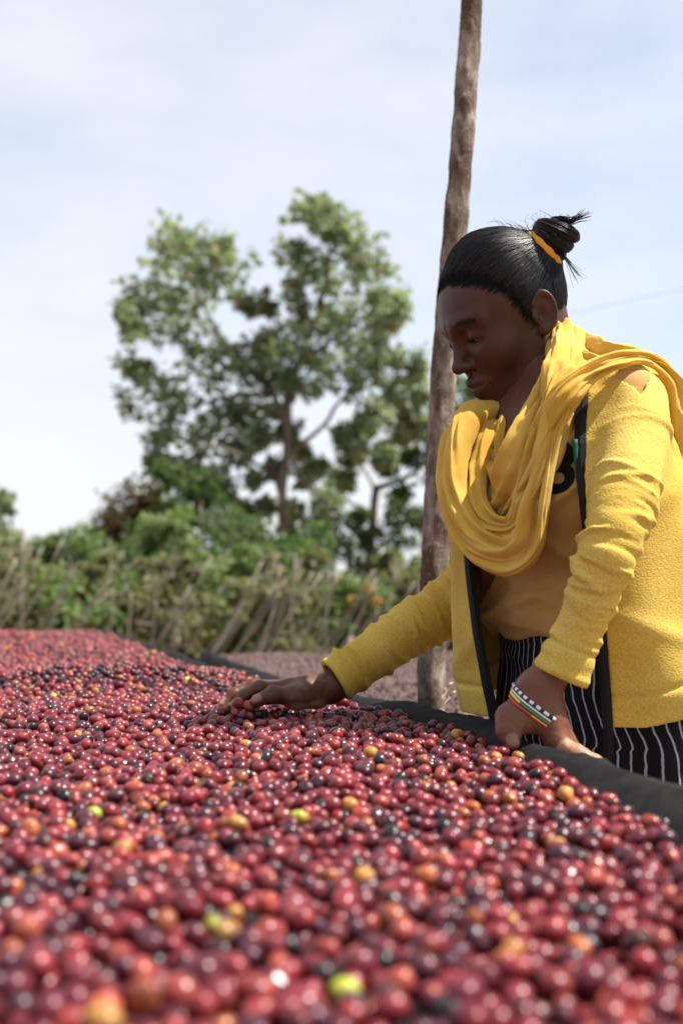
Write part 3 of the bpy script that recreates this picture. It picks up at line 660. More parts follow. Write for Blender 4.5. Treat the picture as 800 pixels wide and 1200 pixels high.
def s_head(Q):
    M = mir(Q); d = s_skull(Q)
    d = smin(d, s_cone(M, (.006, .046, -.036), (.068, .009, -.076), .014, .0135), .03)
    d = smin(d, s_ell(Q, (.074, 0, -.077), (.018, .0175, .0155)), .018)
    d = smin(d, s_ell(M, (.060, .034, -.014), (.026, .022, .025)), .025)
    d = smin(d, s_cone(M, (.086, .008, .034), (.073, .043, .036), .011, .010), .016)
    d = smin(d, s_ell(Q, (.076, 0, -.046), (.024, .029, .030)), .018)
    d = smax(d, -s_ell(M, (.099, .031, .016), (.014, .017, .012)), .014)
    # nose
    d = smin(d, s_cone(Q, (.089, 0, .028), (.107, 0, -.012), .0062, .0082), .010)
    d = smin(d, s_ell(Q, (.1095, 0, -.0135), (.0090, .0090, .0085)), .006)
    d = smin(d, s_ell(M, (.099, .0115, -.0170), (.0095, .0064, .0070)), .006)
    d = smax(d, -s_ell(M, (.103, .0068, -.0250), (.0052, .0034, .0042)), .003)
    # lids and lips
    d = smin(d, s_ell(M, (.0755, .031, .0165), (.0150, .0165, .0130)), .006)
    d = smax(d, -s_ell(M, (.0905, .0315, .0100), (.0095, .0125, .0022)), .0025)
    d = smin(d, s_cone(M, (.1005, .0, -.0395), (.0880, .0235, -.0450), .0092, .0040), .006)
    d = smin(d, s_cone(M, (.0975, .0, -.0540), (.0870, .0215, -.0490), .0100, .0040), .006)
    d = smax(d, -s_cone(M, (.1085, .0, -.0468), (.0950, .0240, -.0470), .0020, .0012), .002)
    d = smax(d, -s_ell(Q, (.0975, 0, -.0325), (.005, .0035, .006)), .006)
    # ears
    E = M - np.array([-.004, .0715, .004], np.float32); ca, sa = math.cos(.25), math.sin(.25)
    e = np.stack([E[:, 0] * ca + E[:, 2] * sa, E[:, 1] - .28 * np.maximum(-E[:, 0], 0) * 1.0 - .0, -E[:, 0] * sa + E[:, 2] * ca], 1)
    e *= 1.14; e[:, 1] -= .35 * np.maximum(.008 - e[:, 0], 0) * .5
    plate = s_ell(e, (-.006, 0, .002), (.0175, .0042, .0300))
    rr = np.sqrt(((e[:, 0] + .006) / .0165) ** 2 + ((e[:, 2] - .002) / .0290) ** 2); ang_ok = np.where((e[:, 0] > .006) & (e[:, 2] < .012), .004, 0)
    rim = np.sqrt(((rr - .92) * .0185) ** 2 + (e[:, 1] - .0030) ** 2) - .0034 + ang_ok
    plate = smax(plate, -s_ell(e, (-.001, .0055, -.004), (.0085, .0055, .0130)), .004)
    ear = smin(plate, rim, .003) / 1.14; ear = smin(ear, s_ell(e, (.008, .0010, -.004), (.0045, .0045, .0065)), .004)
    ear = smin(ear, s_ell(e, (.001, .0010, -.0265), (.0075, .0042, .0070)), .005)
    d = smin(d, ear, .006)
    # neck
    d = smin(d, s_cone(Q, (-.020, 0, -.020), neck_h, .052, .050), .03)
    d = smin(d, s_cone(Q, (.004, .0, -.045), neck_h + np.array([.03, 0, .0], np.float32), .035, .040), .03)
    return d
def hair_out(Q):
    """signed distance past the hairline: forehead, temple, ear, nape"""
    nx = vnoise(Q, 90) * .0014; z, x = Q[:, 2], Q[:, 0]; y = np.abs(Q[:, 1])
    line = np.interp(z, [-.20, -.045, -.020, .000, .020, .046, .070, .090, .103, .2], [-.090, -.066, -.030, .006, .014, .022, .048, .072, .10, .35])
    return (x - line - .10 * np.clip(y - .03, 0, .05) + nx * 3) * np.where(z > .05, .62, .9)
# ---- hands: joints given as points of the place
def chain(P, pts, rad, k, d=None):
    for i in range(len(pts) - 1):
        s = s_cone(P, pts[i], pts[i + 1], rad[i], rad[i + 1]); d = s if d is None else smin(d, s, k)
    return d
LH = dict(fore=[A3(675, 745, 1.258), WRL], knuckles=[A3(651, 868, 1.245), A3(659, 869, 1.262), A3(662, 868, 1.280), A3(660, 866, 1.296)],
          fingers=[[A3(676, 884, 1.232), A3(697, 893, 1.226), A3(712, 902, 1.224)], [A3(684, 889, 1.250), A3(702, 903, 1.246), A3(708, 920, 1.250)],
                   [A3(684, 892, 1.270), A3(698, 908, 1.268), A3(702, 926, 1.272)], [A3(678, 892, 1.290), A3(688, 908, 1.290), A3(690, 922, 1.292)]],
          thumb=[A3(620, 826, 1.262), A3(599, 842, 1.248), A3(595, 858, 1.236), A3(600, 871, 1.231)], side=A3(612, 834, 1.268))
RH = dict(fore=[A3(470, 745, 1.640), WRR], knuckles=[A3(338, 806, 1.578), A3(335, 805, 1.602), A3(339, 808, 1.624), A3(346, 812, 1.642)],
          fingers=[[A3(304, 806, 1.566), A3(285, 816, 1.558), A3(272, 829, 1.552)], [A3(297, 804, 1.592), A3(274, 813, 1.580), A3(262, 826, 1.572)],
                   [A3(300, 808, 1.618), A3(280, 818, 1.608), A3(268, 832, 1.600)], [A3(312, 815, 1.642), A3(297, 824, 1.636), A3(288, 834, 1.630)]],
          thumb=[A3(372, 817, 1.588), A3(348, 817, 1.556), A3(320, 814, 1.541), A3(301, 821, 1.535)], side=A3(380, 808, 1.60))
def s_hand(P, H, left):
    W = H['fore'][1]; d = s_cone(P, H['fore'][0], W, .0200 if left else .0245, .0215 if left else .0225)
    kn = H['knuckles']; wd = (kn[3] - kn[0]); wd = wd / np.linalg.norm(wd)
    off = [-.016, -.006, .005, .015]
    for i in range(4):
        st = W + wd * off[i] * (1.0 if not left else .7)
        d = smin(d, s_cone(P, st, kn[i], .0150, .0108 - .0006 * i), .012)
    if left: d = smin(d, s_cone(P, W + np.array([-.010, -.004, -.004]), H['side'], .0175, .0165), .018)
    rr = [.0092, .0095, .0090, .0080]
    for i in range(4):
        pts = [kn[i]] + H['fingers'][i]; r = rr[i]
        d = smin(d, chain(P, pts, [r * 1.05, r * .98, r * .88, r * .72], .004), .007)
        for j in (0, 1): d = smin(d, np.sqrt(((P - pts[j + (0 if j == 0 else 0)]) ** 2).sum(1)) - r * (1.12 if j == 0 else 1.02), .006)
    t = H['thumb']; d = smin(d, chain(P, t, [.0165, .0128, .0108, .0086], .008), .012)
    d = smin(d, s_cone(P, t[1], kn[0] * .6 + W * .4, .010, .012), .022)      # web between thumb and palm
    # thumb nail
    return d + .0005 * vnoise(P, 150) + .0004 * vnoise(P, 330)
def skin_col(V, kind, aux=None):
    base = np.array([0.088, 0.040, 0.026]); C = np.tile(base, (len(V), 1)) * (1 + .10 * vnoise(V, 60) + .08 * vnoise(V, 14))[:, None]
    return C
# ---- materials
def skin_material():
    m, n, l, b = mat('skin', rough=0.46, spec=0.30)
    a = attr(n, 'scol'); v = coords(n, l); f = noise(n, l, v, 420, 3, 0.6); g = noise(n, l, v, 60, 3)
    l.new(mixc(n, l, math_(n, l, 'MULTIPLY', g, 0.35), a.outputs['Color'], mixc(n, l, 1.0, a.outputs['Color'], (1.5, 1.25, 1.1), 'MULTIPLY')), b.inputs['Base Color'])
    b.inputs['Subsurface Weight'].default_value = 0.08; b.inputs['Subsurface Radius'].default_value = (.012, .005, .003); b.inputs['Subsurface Scale'].default_value = 0.4
    l.new(math_(n, l, 'MULTIPLY_ADD', f, 0.25, 0.36), b.inputs['Roughness']); bump(n, l, b, f, 0.18, 0.0006)
    return m
def knit_material():
    m, n, l, b = mat('yellow_knit', rough=0.92, spec=0.15)
    v = coords(n, l); t = n.new('ShaderNodeTexVoronoi'); t.inputs['Scale'].default_value = 330; t.inputs['Randomness'].default_value = 0.8; l.new(coords(n, l, (1, 1, 1.35)), t.inputs['Vector'])
    h = t.outputs['Distance']; f = noise(n, l, v, 700, 2); st = noise(n, l, v, 7, 5, .6); s2 = noise(n, l, v, 34, 4, .6)
    k = ramp(n, l, st, [(.30, (0.47, 0.31, 0.048)), (.50, (0.57, 0.41, 0.085)), (.72, (0.64, 0.485, 0.135))])
    k = mixc(n, l, ramp(n, l, s2, [(.55, (0, 0, 0)), (.80, (.35, .35, .35))]), k, (0.50, 0.33, 0.07))
    k = mixc(n, l, ramp(n, l, h, [(.20, (0, 0, 0)), (.70, (.42, .42, .42))]), k, (0.36, 0.205, 0.022))
    l.new(k, b.inputs['Base Color'])
    c = bump(n, l, b, math_(n, l, 'SUBTRACT', 1.0, h), 0.40, 0.0009); bump(n, l, b, f, 0.3, 0.0005, c)
    b.inputs['Sheen Weight'].default_value = 0.12; b.inputs['Sheen Roughness'].default_value = .5; b.inputs['Sheen Tint'].default_value = (1, .85, .4, 1)
    return m
def weave_material(name, c0, c1, c2, sc=420, trans=0.0):
    m, n, l, b = mat(name, rough=0.85, spec=0.2)
    v = coords(n, l); st = noise(n, l, v, 11, 4, .6); f = noise(n, l, v, sc, 3, .6); g = noise(n, l, v, 95, 3, .6)
    l.new(ramp(n, l, st, [(.3, c0), (.52, c1), (.75, c2)]), b.inputs['Base Color'])
    c = bump(n, l, b, g, .30, .0014); bump(n, l, b, f, .30, .0007, c)
    b.inputs['Sheen Weight'].default_value = 0.10; b.inputs['Sheen Roughness'].default_value = .5
    if trans:
        t = n.new('ShaderNodeBsdfTranslucent'); t.inputs[0].default_value = (*c2, 1); x = n.new('ShaderNodeMixShader'); x.inputs[0].default_value = trans
        l.new(b.outputs[0], x.inputs[1]); l.new(t.outputs[0], x.inputs[2]); l.new(x.outputs[0], n['Material Output'].inputs[0])
    return m
def stripe_material():
    m, n, l, b = mat('striped_cotton', rough=0.85, spec=0.2)
    u = attr(n, 'stripe').outputs['Fac']; v = coords(n, l); w = noise(n, l, v, 55, 2); f = noise(n, l, v, 600, 2)
    q = math_(n, l, 'FRACT', math_(n, l, 'MULTIPLY_ADD', u, 1 / 0.0145, math_(n, l, 'MULTIPLY', w, .28)))
    k = ramp(n, l, q, [(0, (.0065, .0065, .009)), (.40, (.0065, .0065, .009)), (.45, (.36, .37, .46)), (.55, (.36, .37, .46)), (.60, (.0065, .0065, .009))])
    l.new(k, b.inputs['Base Color']); bump(n, l, b, f, .3, .0005)
    return m
def hair_material():
    m, n, l, b = mat('black_hair', rough=0.36, spec=0.13)
    a = attr(n, 'strand'); s = n.new('ShaderNodeMapping'); s.inputs['Scale'].default_value = (75, 2.2, 1); l.new(a.outputs['Vector'], s.inputs[0])
    h = noise(n, l, s.outputs[0], 1.0, 5, .65, .15); s2 = n.new('ShaderNodeMapping'); s2.inputs['Scale'].default_value = (260, 5, 1); l.new(a.outputs['Vector'], s2.inputs[0])
    h2 = noise(n, l, s2.outputs[0], 1.0, 2, .5)
    l.new(ramp(n, l, h, [(.3, (.004, .004, .005)), (.7, (.012, .011, .013))]), b.inputs['Base Color'])
    l.new(math_(n, l, 'MULTIPLY_ADD', h2, .35, .27), b.inputs['Roughness'])
    c = bump(n, l, b, h, .9, .0022); bump(n, l, b, h2, .7, .0009, c)
    return m
M_skin, M_knit, M_hair = skin_material(), knit_material(), hair_material()
M_scarf = weave_material('yellow_scarf_cloth', (0.55, 0.315, 0.036), (0.64, 0.41, 0.075), (0.71, 0.50, 0.14), 520, .22)
M_shirt = weave_material('tan_jersey', (0.34, 0.195, 0.055), (0.42, 0.250, 0.078), (0.48, 0.30, 0.105), 700)
M_stripe = stripe_material()
M_black, *_ = mat('black_tape', (.007, .007, .008), .7, .2)
M_green, *_ = mat('green_tape', (.006, .10, .055), .7, .3)
# ---- root
woman = empty('person', (0.36, 1.52, 0)); tag(woman, 'woman in yellow cardigan and scarf bending over the bed, sorting cherries by hand', 'person')
# ---- body: torso, legs, arms, head and hands in one mesh
def s_core(P):
    l, f, z = tcoord(P); d = body_ring(P, 0.0); d = np.maximum(np.maximum(d, z - 1.34), .78 - z)
    d = smin(d, s_cone(P, SHL, SHL * .35 + NECK * .65, .032, .032), .03); d = smin(d, s_cone(P, SHR, SHR * .35 + NECK * .65, .040, .036), .04)
    for S, E, W in ((SHL, ELL, LH['fore'][0]), (SHR, ELR, RH['fore'][0])):
        d = smin(d, s_cone(P, S, E, .028, .022), .02); d = smin(d, s_cone(P, E, W, .024, .022), .01)
    d = smin(d, s_cone(P, NECK + np.array([0, 0, -.03]), NECK + np.array([-.012, 0, .03]), .05, .05), .02)
    for s in (-1, 1):
        hip = np.array([.352, 1.505, .84]) + Lv * s * .078; kn = hip + np.array([.004, .0, -.40]) + Fv * .02; an = np.array([kn[0] + .01, kn[1], .075]) - Fv * .03
        d = smin(d, s_cone(P, hip, kn, .080, .052), .04); d = smin(d, s_cone(P, kn, an, .050, .032), .02)
        d = smin(d, s_cone(P, an + ZUP * -.02, an + Fv * .12 + ZUP * -.045, .036, .026), .02)
    return d
def s_left(P): return s_hand(P, LH, True)
def s_right(P): return s_hand(P, RH, False)
Vc, Fc = surf(s_core, (.02, 1.10, -.02), (.62, 1.85, 1.40), .007); Vc = relax(Vc, Fc, 2)
Vh, Fh = surf(s_head, (-.115, -.092, -.150), (.128, .092, .142), .00165); Vh = relax(Vh, Fh, 1, .35)
def bounds(H, pad=.03):
    P = np.array(H['fore'] + H['knuckles'] + sum(H['fingers'], []) + H['thumb']); return P.min(0) - pad, P.max(0) + pad
Vl, Fl = surf(s_left, *bounds(LH), .0016); Vl = relax(Vl, Fl, 1, .4)
Vr, Fr = surf(s_right, *bounds(RH), .0018); Vr = relax(Vr, Fr, 1, .4)
def col4(C): return np.concatenate([np.clip(C, 0, 1), np.ones((len(C), 1))], 1)
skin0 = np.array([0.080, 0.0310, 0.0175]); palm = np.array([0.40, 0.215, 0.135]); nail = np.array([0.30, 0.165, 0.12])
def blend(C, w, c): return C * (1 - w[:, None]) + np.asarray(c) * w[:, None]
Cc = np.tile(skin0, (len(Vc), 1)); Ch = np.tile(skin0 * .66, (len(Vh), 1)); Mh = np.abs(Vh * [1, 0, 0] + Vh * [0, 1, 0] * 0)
ay = np.abs(Vh[:, 1])
lip = np.exp(-((Vh[:, 2] + .047) / .0095) ** 4) * (ay < .026) * np.clip((Vh[:, 0] - .082) / .01, 0, 1); Ch = blend(Ch, lip * .55, (.085, .028, .026))
arc = .0385 - .10 * np.abs(ay - .026) ** 1.4 * 6; brow = np.exp(-((Vh[:, 2] - arc) / .0036) ** 2) * np.clip((ay - .010) / .004, 0, 1) * np.clip((.049 - ay) / .008, 0, 1) * (Vh[:, 0] > .04); Ch = blend(Ch, brow * .8, (.012, .009, .008))
lid = np.exp(-(((ay - .031) / .017) ** 2 + ((Vh[:, 2] - .0112) / .0026) ** 2)) * (Vh[:, 0] > .07); Ch = blend(Ch, np.clip(lid * 1.1, 0, .9), (.010, .007, .006))
ho = hair_out(Vh.astype(np.float32)); Ch = blend(Ch, np.clip(.85 - (ho + .002) / .011, 0, .85) * (Vh[:, 2] > -.03) * np.clip((.006 - s_skull(Vh.astype(np.float32))) / .004, 0, 1), (.010, .007, .006))
Ch = Ch * (1 + .10 * vnoise(Vh, 35))[:, None]
# palms are lighter than the backs of the hands
dl = np.array([-0.15, -.75, .45]); nl_ = LH['knuckles'][0]
def palm_w(V, H, dors):
    kn = H['knuckles']; W = H['fore'][1]; c = (kn[0] + kn[3]) / 2; ax = c - W; t = np.clip(((V - W) @ ax) / (ax @ ax), 0, 1.8)
    q = V - W - t[:, None] * ax; return np.clip((-(q @ dors) - .004) / .008, 0, 1) * np.clip((t - .12) / .2, 0, 1)
Cl = np.tile(skin0 * 1.6, (len(Vl), 1)); Cr = np.tile(skin0, (len(Vr), 1))  # near hand's skin lightened: sunlight on it painted into the colour
Cl = blend(Cl, palm_w(Vl, LH, np.array([-.35, -.55, .75])) * .8, palm)
idx = LH['fingers'][0]; fd = np.min([np.sqrt(((Vl - (idx[0] * (1 - t) + idx[2] * t)) ** 2).sum(1)) for t in np.linspace(-.35, 1, 9)], 0); Cl = blend(Cl, np.clip((.013 - fd) / .003, 0, 1) * .85, palm)
Cr = blend(Cr, palm_w(Vr, RH, np.array([0, -.1, 1.0])) * .75, palm)
def nails(V, C, H, dors, which):
    for tip, prv in which:
        a = (tip - prv) / np.linalg.norm(tip - prv); c = tip + dors * .0075 - a * .001; q = V - c; u = q @ a; w = np.sqrt(np.maximum((q ** 2).sum(1) - u ** 2, 0))
        C = blend(C, np.clip(1.4 - (u / .0075) ** 4 - (w / .0068) ** 4, 0, 1) * .85, nail)
    return C
Cl = nails(Vl, Cl, LH, np.array([-.1, -.93, .35]), [(LH['thumb'][3], LH['thumb'][2])])
Cr = nails(Vr, Cr, RH, np.array([-.25, -.80, .55]), [(RH['thumb'][3], RH['thumb'][2])]); Cr = nails(Vr, Cr, RH, np.array([-.6, -.2, .77]), [(f[2], f[1]) for f in RH['fingers']])
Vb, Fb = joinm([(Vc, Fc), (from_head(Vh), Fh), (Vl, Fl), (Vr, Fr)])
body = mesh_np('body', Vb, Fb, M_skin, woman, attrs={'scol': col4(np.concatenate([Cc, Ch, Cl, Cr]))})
# ---- eyes
def ball(c, r, k=20, axis=None):
    a = np.linspace(0, np.pi, k); V = np.stack([np.outer(np.sin(a), np.cos(np.linspace(0, 2 * np.pi, 2 * k, endpoint=False))), np.outer(np.sin(a), np.sin(np.linspace(0, 2 * np.pi, 2 * k, endpoint=False))), np.outer(np.cos(a), np.ones(2 * k))], -1)
    return V.reshape(-1, 3) * r + c, grid_faces(k, 2 * k)
def eye_material():
    m, n, l, b = mat('eye', rough=0.12); a = attr(n, 'iris').outputs['Fac']
    l.new(ramp(n, l, a, [(0, (.22, .19, .17)), (.45, (.22, .19, .17)), (.5, (.02, .010, .006)), (.75, (.03, .014, .008)), (.8, (.003, .003, .003))]), b.inputs['Base Color']); return m
M_eye = eye_material()
for s in (-1, 1):
    V, F = ball(np.zeros(3), .0118); g = V @ np.array([.80, 0, -.60]) / .0118; iris = np.clip((g - .70) / .30, 0, 1) * .55 + np.clip((g - .86) * 9, 0, 1) * .4
    V = V + np.array([.0775, s * .031, .0165]); mesh_np('eye', from_head(V), F, M_eye, woman, attrs={'iris': iris})
# ---- hair: combed back to a bun
bun_dir = np.array([-.66, .05, .75]); bun_dir /= np.linalg.norm(bun_dir)
bun_c = to_head(A3(644, 284, 1.440)[None])[0]
hc = np.array([.004, 0, .046], np.float32)
def strands(V):
    q = V - hc; q = q / (np.linalg.norm(q, axis=1)[:, None] + 1e-9); b = (bun_c - hc) / np.linalg.norm(bun_c - hc)
    u = np.cross(b, [0, 1, 0]); u /= np.linalg.norm(u); w = np.cross(b, u)
    return np.stack([np.arctan2(q @ w, q @ u) / 6.2832, np.arccos(np.clip(q @ b, -1, 1)) / np.pi, 0 * q[:, 0]], 1)
def s_hair(Q):
    M = mir(Q); out = hair_out(Q)
    d = s_skull(Q)
    s = strands(Q); out = out + .0022 * vnoise(np.stack([s[:, 0] * 150, s[:, 1] * 2, s[:, 2]], 1)) + .0015 * vnoise(np.stack([s[:, 0] * 420, s[:, 1] * 2, s[:, 2]], 1)); th = (.0022 + .0035 * np.clip((.06 - Q[:, 0]) / .06, 0, 1)) * np.tanh(-out / .020)
    th = th + np.where(out < -.003, .00055 * vnoise(np.stack([s[:, 0] * 260, s[:, 1] * 5, s[:, 2]], 1)) + .0008 * vnoise(np.stack([s[:, 0] * 70, s[:, 1] * 3, s[:, 2] + 4], 1)), 0)
    d = d - th + 1.2 * np.clip(out - .003, 0, .05)
    # swelling that gathers into the tie
    d = smin(d, s_cone(Q, hc + (bun_c - hc) * .66, hc + (bun_c - hc) * .86, .034, .023), .025)
    return d
Vx, Fx = surf(s_hair, (-.125, -.09, -.075), (.112, .09, .175), .0017)
hair = mesh_np('hair', from_head(Vx), Fx, M_hair, woman, attrs={'strand': strands(Vx)})
# bun: wound locks round the axis
bax = bun_c - hc; bax /= np.linalg.norm(bax); bu = np.cross(bax, [0, 1, 0]); bu /= np.linalg.norm(bu); bw = np.cross(bax, bu)
locks = []; lock_paths = []
for i in range(7):
    t = np.linspace(0, 1, 46); ph = i * .9 + t * (4.6 + .3 * i); rr = (.0245 - .003 * t) * (1 - .10 * math.sin(i * 2)) - .0018 * i; hh = -.004 + .037 * t ** .9 * (.55 + .45 * (i % 3) / 2) + .003 * np.sin(t * 9 + i)
    C = bun_c + bax * hh[:, None] + rr[:, None] * (np.cos(ph)[:, None] * bu + np.sin(ph)[:, None] * bw)
    V, F = tube(from_head(C), .0100 * np.sin(np.clip(t * 1.1 + .08, 0, 1) * 3.05) ** .5 + .0012, 14, tuple(bax @ HR))
    locks.append((V, F)); lock_paths.append((from_head(C), .0100 * np.sin(np.clip(t * 1.1 + .08, 0, 1) * 3.05) ** .5 + .0012))
V, F = ball(np.zeros(3), 1.0, 16); V = bun_c + bax * (V[:, 2:3] * .024 + .010) + bu * V[:, 0:1] * .026 + bw * V[:, 1:2] * .026; locks.append((from_head(V), F))
V, F = joinm(locks); bun = mesh_np('bun', V, F, M_hair, hair, attrs={'strand': np.stack([np.arange(len(V)) % 14 / 14 * .25, np.arange(len(V)) / 900., np.zeros(len(V))], 1)})
wisps = []; gw = np.random.default_rng(5)
def wisp(pts, r=.00035): wisps.append(tube(catmull([A3(*p) for p in pts], 14), np.linspace(r, r * .3, 14), 4, cap=False))
for i in range(46):
    e = gw.normal(0, 2.4, 2); wisp([(662 + gw.normal(0, 3), 262 + gw.normal(0, 4), 1.42), (670, 258 + e[1], 1.415 + gw.normal(0, .004)), (677 + e[0], 255 + e[1], 1.415 + gw.normal(0, .008)), (684 + 2 * e[0], 251 + 1.6 * e[1], 1.41 + gw.normal(0, .012))], .0005)
for i in range(22):
    e = gw.normal(0, 2.5, 2); wisp([(655 + gw.normal(0, 2), 294 + gw.normal(0, 2), 1.42), (663 + e[0] * .4, 303, 1.415), (670 + e[0], 314 + e[1], 1.415 + gw.normal(0, .006)), (679 + 2 * e[0], 326 + 2.5 * e[1], 1.412)], .0004)
for i in range(18):
    x0 = gw.uniform(596, 664); y0 = 262 + (x0 - 640) ** 2 * .012; wisp([(x0, y0, 1.43), (x0 + gw.normal(0, 3), y0 - 8, 1.43), (x0 + gw.normal(-2, 6), y0 - 8 - gw.uniform(2, 9), 1.43 + gw.normal(0, .01))], .0003)
for i in range(22):
    x0 = gw.uniform(585, 655); wisp([(x0, 268 + (x0 - 600) * .25, 1.40), (x0 - 6, 262 + (x0 - 600) * .22, 1.40), (x0 - 16, 261 + (x0 - 600) * .2 + gw.normal(0, 3), 1.40)], .00028)
for i in range(8): wisp([(656, 375 + 3 * i, 1.43), (664, 378 + 3 * i, 1.43), (672 + gw.normal(0, 4), 386 + 3 * i, 1.43)], .00022)
mesh_np('stray_hair', *joinm(wisps), M_hair, hair, attrs={'strand': np.zeros((sum(len(w[0]) for w in wisps), 3))})
a = np.linspace(0, 2 * np.pi, 60, endpoint=False); C = hc + (bun_c - hc) * .885 + .0265 * (np.cos(a)[:, None] * bu + np.sin(a)[:, None] * bw)
C = np.vstack([C, C[:1]]); V, F = tube(from_head(C), .0056 + .0006 * np.sin(np.linspace(0, 60, 61)), 10, tuple(bax @ HR), cap=False)
M_tie = weave_material('orange_hair_tie', (.50, .19, .02), (.66, .29, .03), (.76, .42, .10), 600); mesh_np('hair_tie', V, F, M_tie, hair)

# fine baby hair softening the hairline
gb = np.random.default_rng(17); VhQ = Vh.astype(np.float32); hsel = np.where((np.abs(hair_out(VhQ) - .002) < .008) & (Vh[:, 2] > -.03) & (np.abs(s_skull(VhQ)) < .006))[0]; hsel = gb.choice(hsel, 1700); baby = []
for p0 in VhQ[hsel]:
    st = p0 + gb.normal(0, .0015, 3); P_ = [st]
    L_ = gb.uniform(.008, .020)
    for k_ in range(4):
        q_ = P_[-1]; n_ = (q_ - hc) / np.linalg.norm(q_ - hc); d_ = bun_c - q_; d_ = d_ - (d_ @ n_) * n_; d_ /= np.linalg.norm(d_); d_ = d_ + gb.normal(0, .12, 3); P_.append(q_ + d_ * L_ / 4 + n_ * .0004)
    P_ = np.array(P_, np.float32); dd = s_skull(P_); nn_ = (P_ - hc) / np.linalg.norm(P_ - hc, axis=1)[:, None]; P_ = P_ - nn_ * (dd - np.array([.0002, .0006, .0012, .0020, .0026]))[:, None]
    baby.append(tube(from_head(P_), [.00006, .00014, .0002, .00024, .0002], 3, cap=False))
mesh_np('baby_hair', *joinm(baby), M_hair, hair, attrs={'strand': np.zeros((sum(len(w[0]) for w in baby), 3))})

# combed strands lying over the cap, from the hairline to the tie
bdir = (bun_c - hc) / np.linalg.norm(bun_c - hc); NS = 2600; SG = 10
d0 = gb.normal(size=(NS * 4, 3)); d0 /= np.linalg.norm(d0, axis=1)[:, None]
pt0 = (hc + d0 * .085).astype(np.float32)
for _ in range(5): pt0 = pt0 - (d0 * s_skull(pt0)[:, None]).astype(np.float32)
ho0 = hair_out(pt0); ok0 = (ho0 < .0015) & (pt0[:, 2] > -.05) & ((d0 @ bdir) < .93); d0 = d0[ok0][:NS]; NS = len(d0)
om = np.arccos(np.clip(d0 @ bdir, -1, 1)); span = gb.uniform(.25, 1.0, NS); tt = np.linspace(0, 1, SG)[None] * span[:, None]
wa = (np.sin((1 - tt) * om[:, None]) / np.sin(om)[:, None])[..., None]; wb = (np.sin(tt * om[:, None]) / np.sin(om)[:, None])[..., None]
dirs_ = wa * d0[:, None] + wb * bdir + gb.normal(0, .007, (NS, 1, 3)) + gb.normal(0, .0025, (NS, SG, 3)); dirs_ /= np.linalg.norm(dirs_, axis=2)[..., None]
D_ = dirs_.reshape(-1, 3); R_ = np.full(len(D_), .095)
for _ in range(6): R_ = R_ - s_hair((hc + D_ * R_[:, None]).astype(np.float32))
R_ = R_ + .0002 + np.abs(gb.normal(0, .0007, (NS, 1)) * np.sin(np.linspace(.1, 3.0, SG))[None]).reshape(-1); PS = from_head(hc + D_ * R_[:, None]).reshape(NS, SG, 3)
Tn = np.gradient(PS, axis=1); Tn /= np.linalg.norm(Tn, axis=2)[..., None] + 1e-9; Nn = (dirs_ @ HR); Bn = np.cross(Tn, Nn); Bn /= np.linalg.norm(Bn, axis=2)[..., None] + 1e-9
rad_ = (gb.uniform(.00018, .00042, (NS, 1)) * np.linspace(1, .6, SG)[None])[..., None]
tri_ = np.stack([PS + Nn * rad_, PS - Nn * rad_ * .5 + Bn * rad_, PS - Nn * rad_ * .5 - Bn * rad_], 2)
gf0 = grid_faces(SG, 3); FF = (gf0[None] + (np.arange(NS) * SG * 3)[:, None, None]).reshape(-1, 4)
sa_ = np.repeat(np.stack([gb.random(NS) * 3, np.zeros(NS), np.zeros(NS)], 1), SG * 3, 0)
M_strand, _n, _l, _b = mat('hair_strand', (.010, .0095, .011), .34, .35)
mesh_np('hair_strands', tri_.reshape(-1, 3), FF, M_strand, hair)
# brow hairs and lashes
tiny = []
for sd in (-1, 1):
    for i in range(90):
        y_ = gb.uniform(.012, .047); p0 = np.array([.075, sd * y_, .0385 - .6 * abs(y_ - .026) ** 1.4 + gb.normal(0, .0017)], np.float32); dr = np.array([-.25, sd * .9, .25 if y_ < .03 else -.25]) + gb.normal(0, .15, 3)
        P_ = np.array([p0 + dr * k_ * .0025 for k_ in range(3)], np.float32); out_ = np.array([1.0, sd * .45, .1]); out_ /= np.linalg.norm(out_); P_ = P_ + out_.astype(np.float32) * .03
        for _ in range(7): P_ = P_ - (out_ * s_head(P_)[:, None]).astype(np.float32)
        tiny.append(tube(from_head(P_ + out_ * np.array([[.0001], [.0006], [.0007]])), [.00028, .00024, .0001], 3, cap=False))
    for i in range(15):
        u = (i / 14 - .35) * 1.3; p0 = np.array([.0895 - .004 * u * u, sd * (.0315 + u * .0115), .0108 - .0012 * u * u]); dr = np.array([.85, sd * u * .4, -.35])
        tiny.append(tube(from_head(np.array([p0 - dr * .002, p0 + dr * .0016, p0 + dr * .0034 + [0, 0, .0008]])), [.0002, .00016, .0001], 3, cap=False))
mesh_np('brows_and_lashes', *joinm(tiny), M_strand, hair)

bs = []
for C_, r_ in lock_paths:
    T_, N_, B_ = frames(C_, tuple(bax @ HR))
    for j in range(46):
        a_ = gb.uniform(0, 6.283) + np.linspace(0, gb.normal(0, .5), len(C_)); i0 = int(gb.integers(0, 16)); i1 = int(gb.integers(28, 46))
        P_ = C_ + (r_ * (1 + abs(gb.normal(0, .05))) + .0001)[:, None] * (np.cos(a_)[:, None] * N_ + np.sin(a_)[:, None] * B_); P_ = P_ + .0004 * np.stack([vnoise(P_, 140), vnoise(P_ + 5, 140), vnoise(P_ + 9, 140)], 1)
        bs.append(tube(P_[i0:i1:2], gb.uniform(.0002, .00045), 3, cap=False))
mesh_np('bun_strands', *joinm(bs), M_strand, bun)
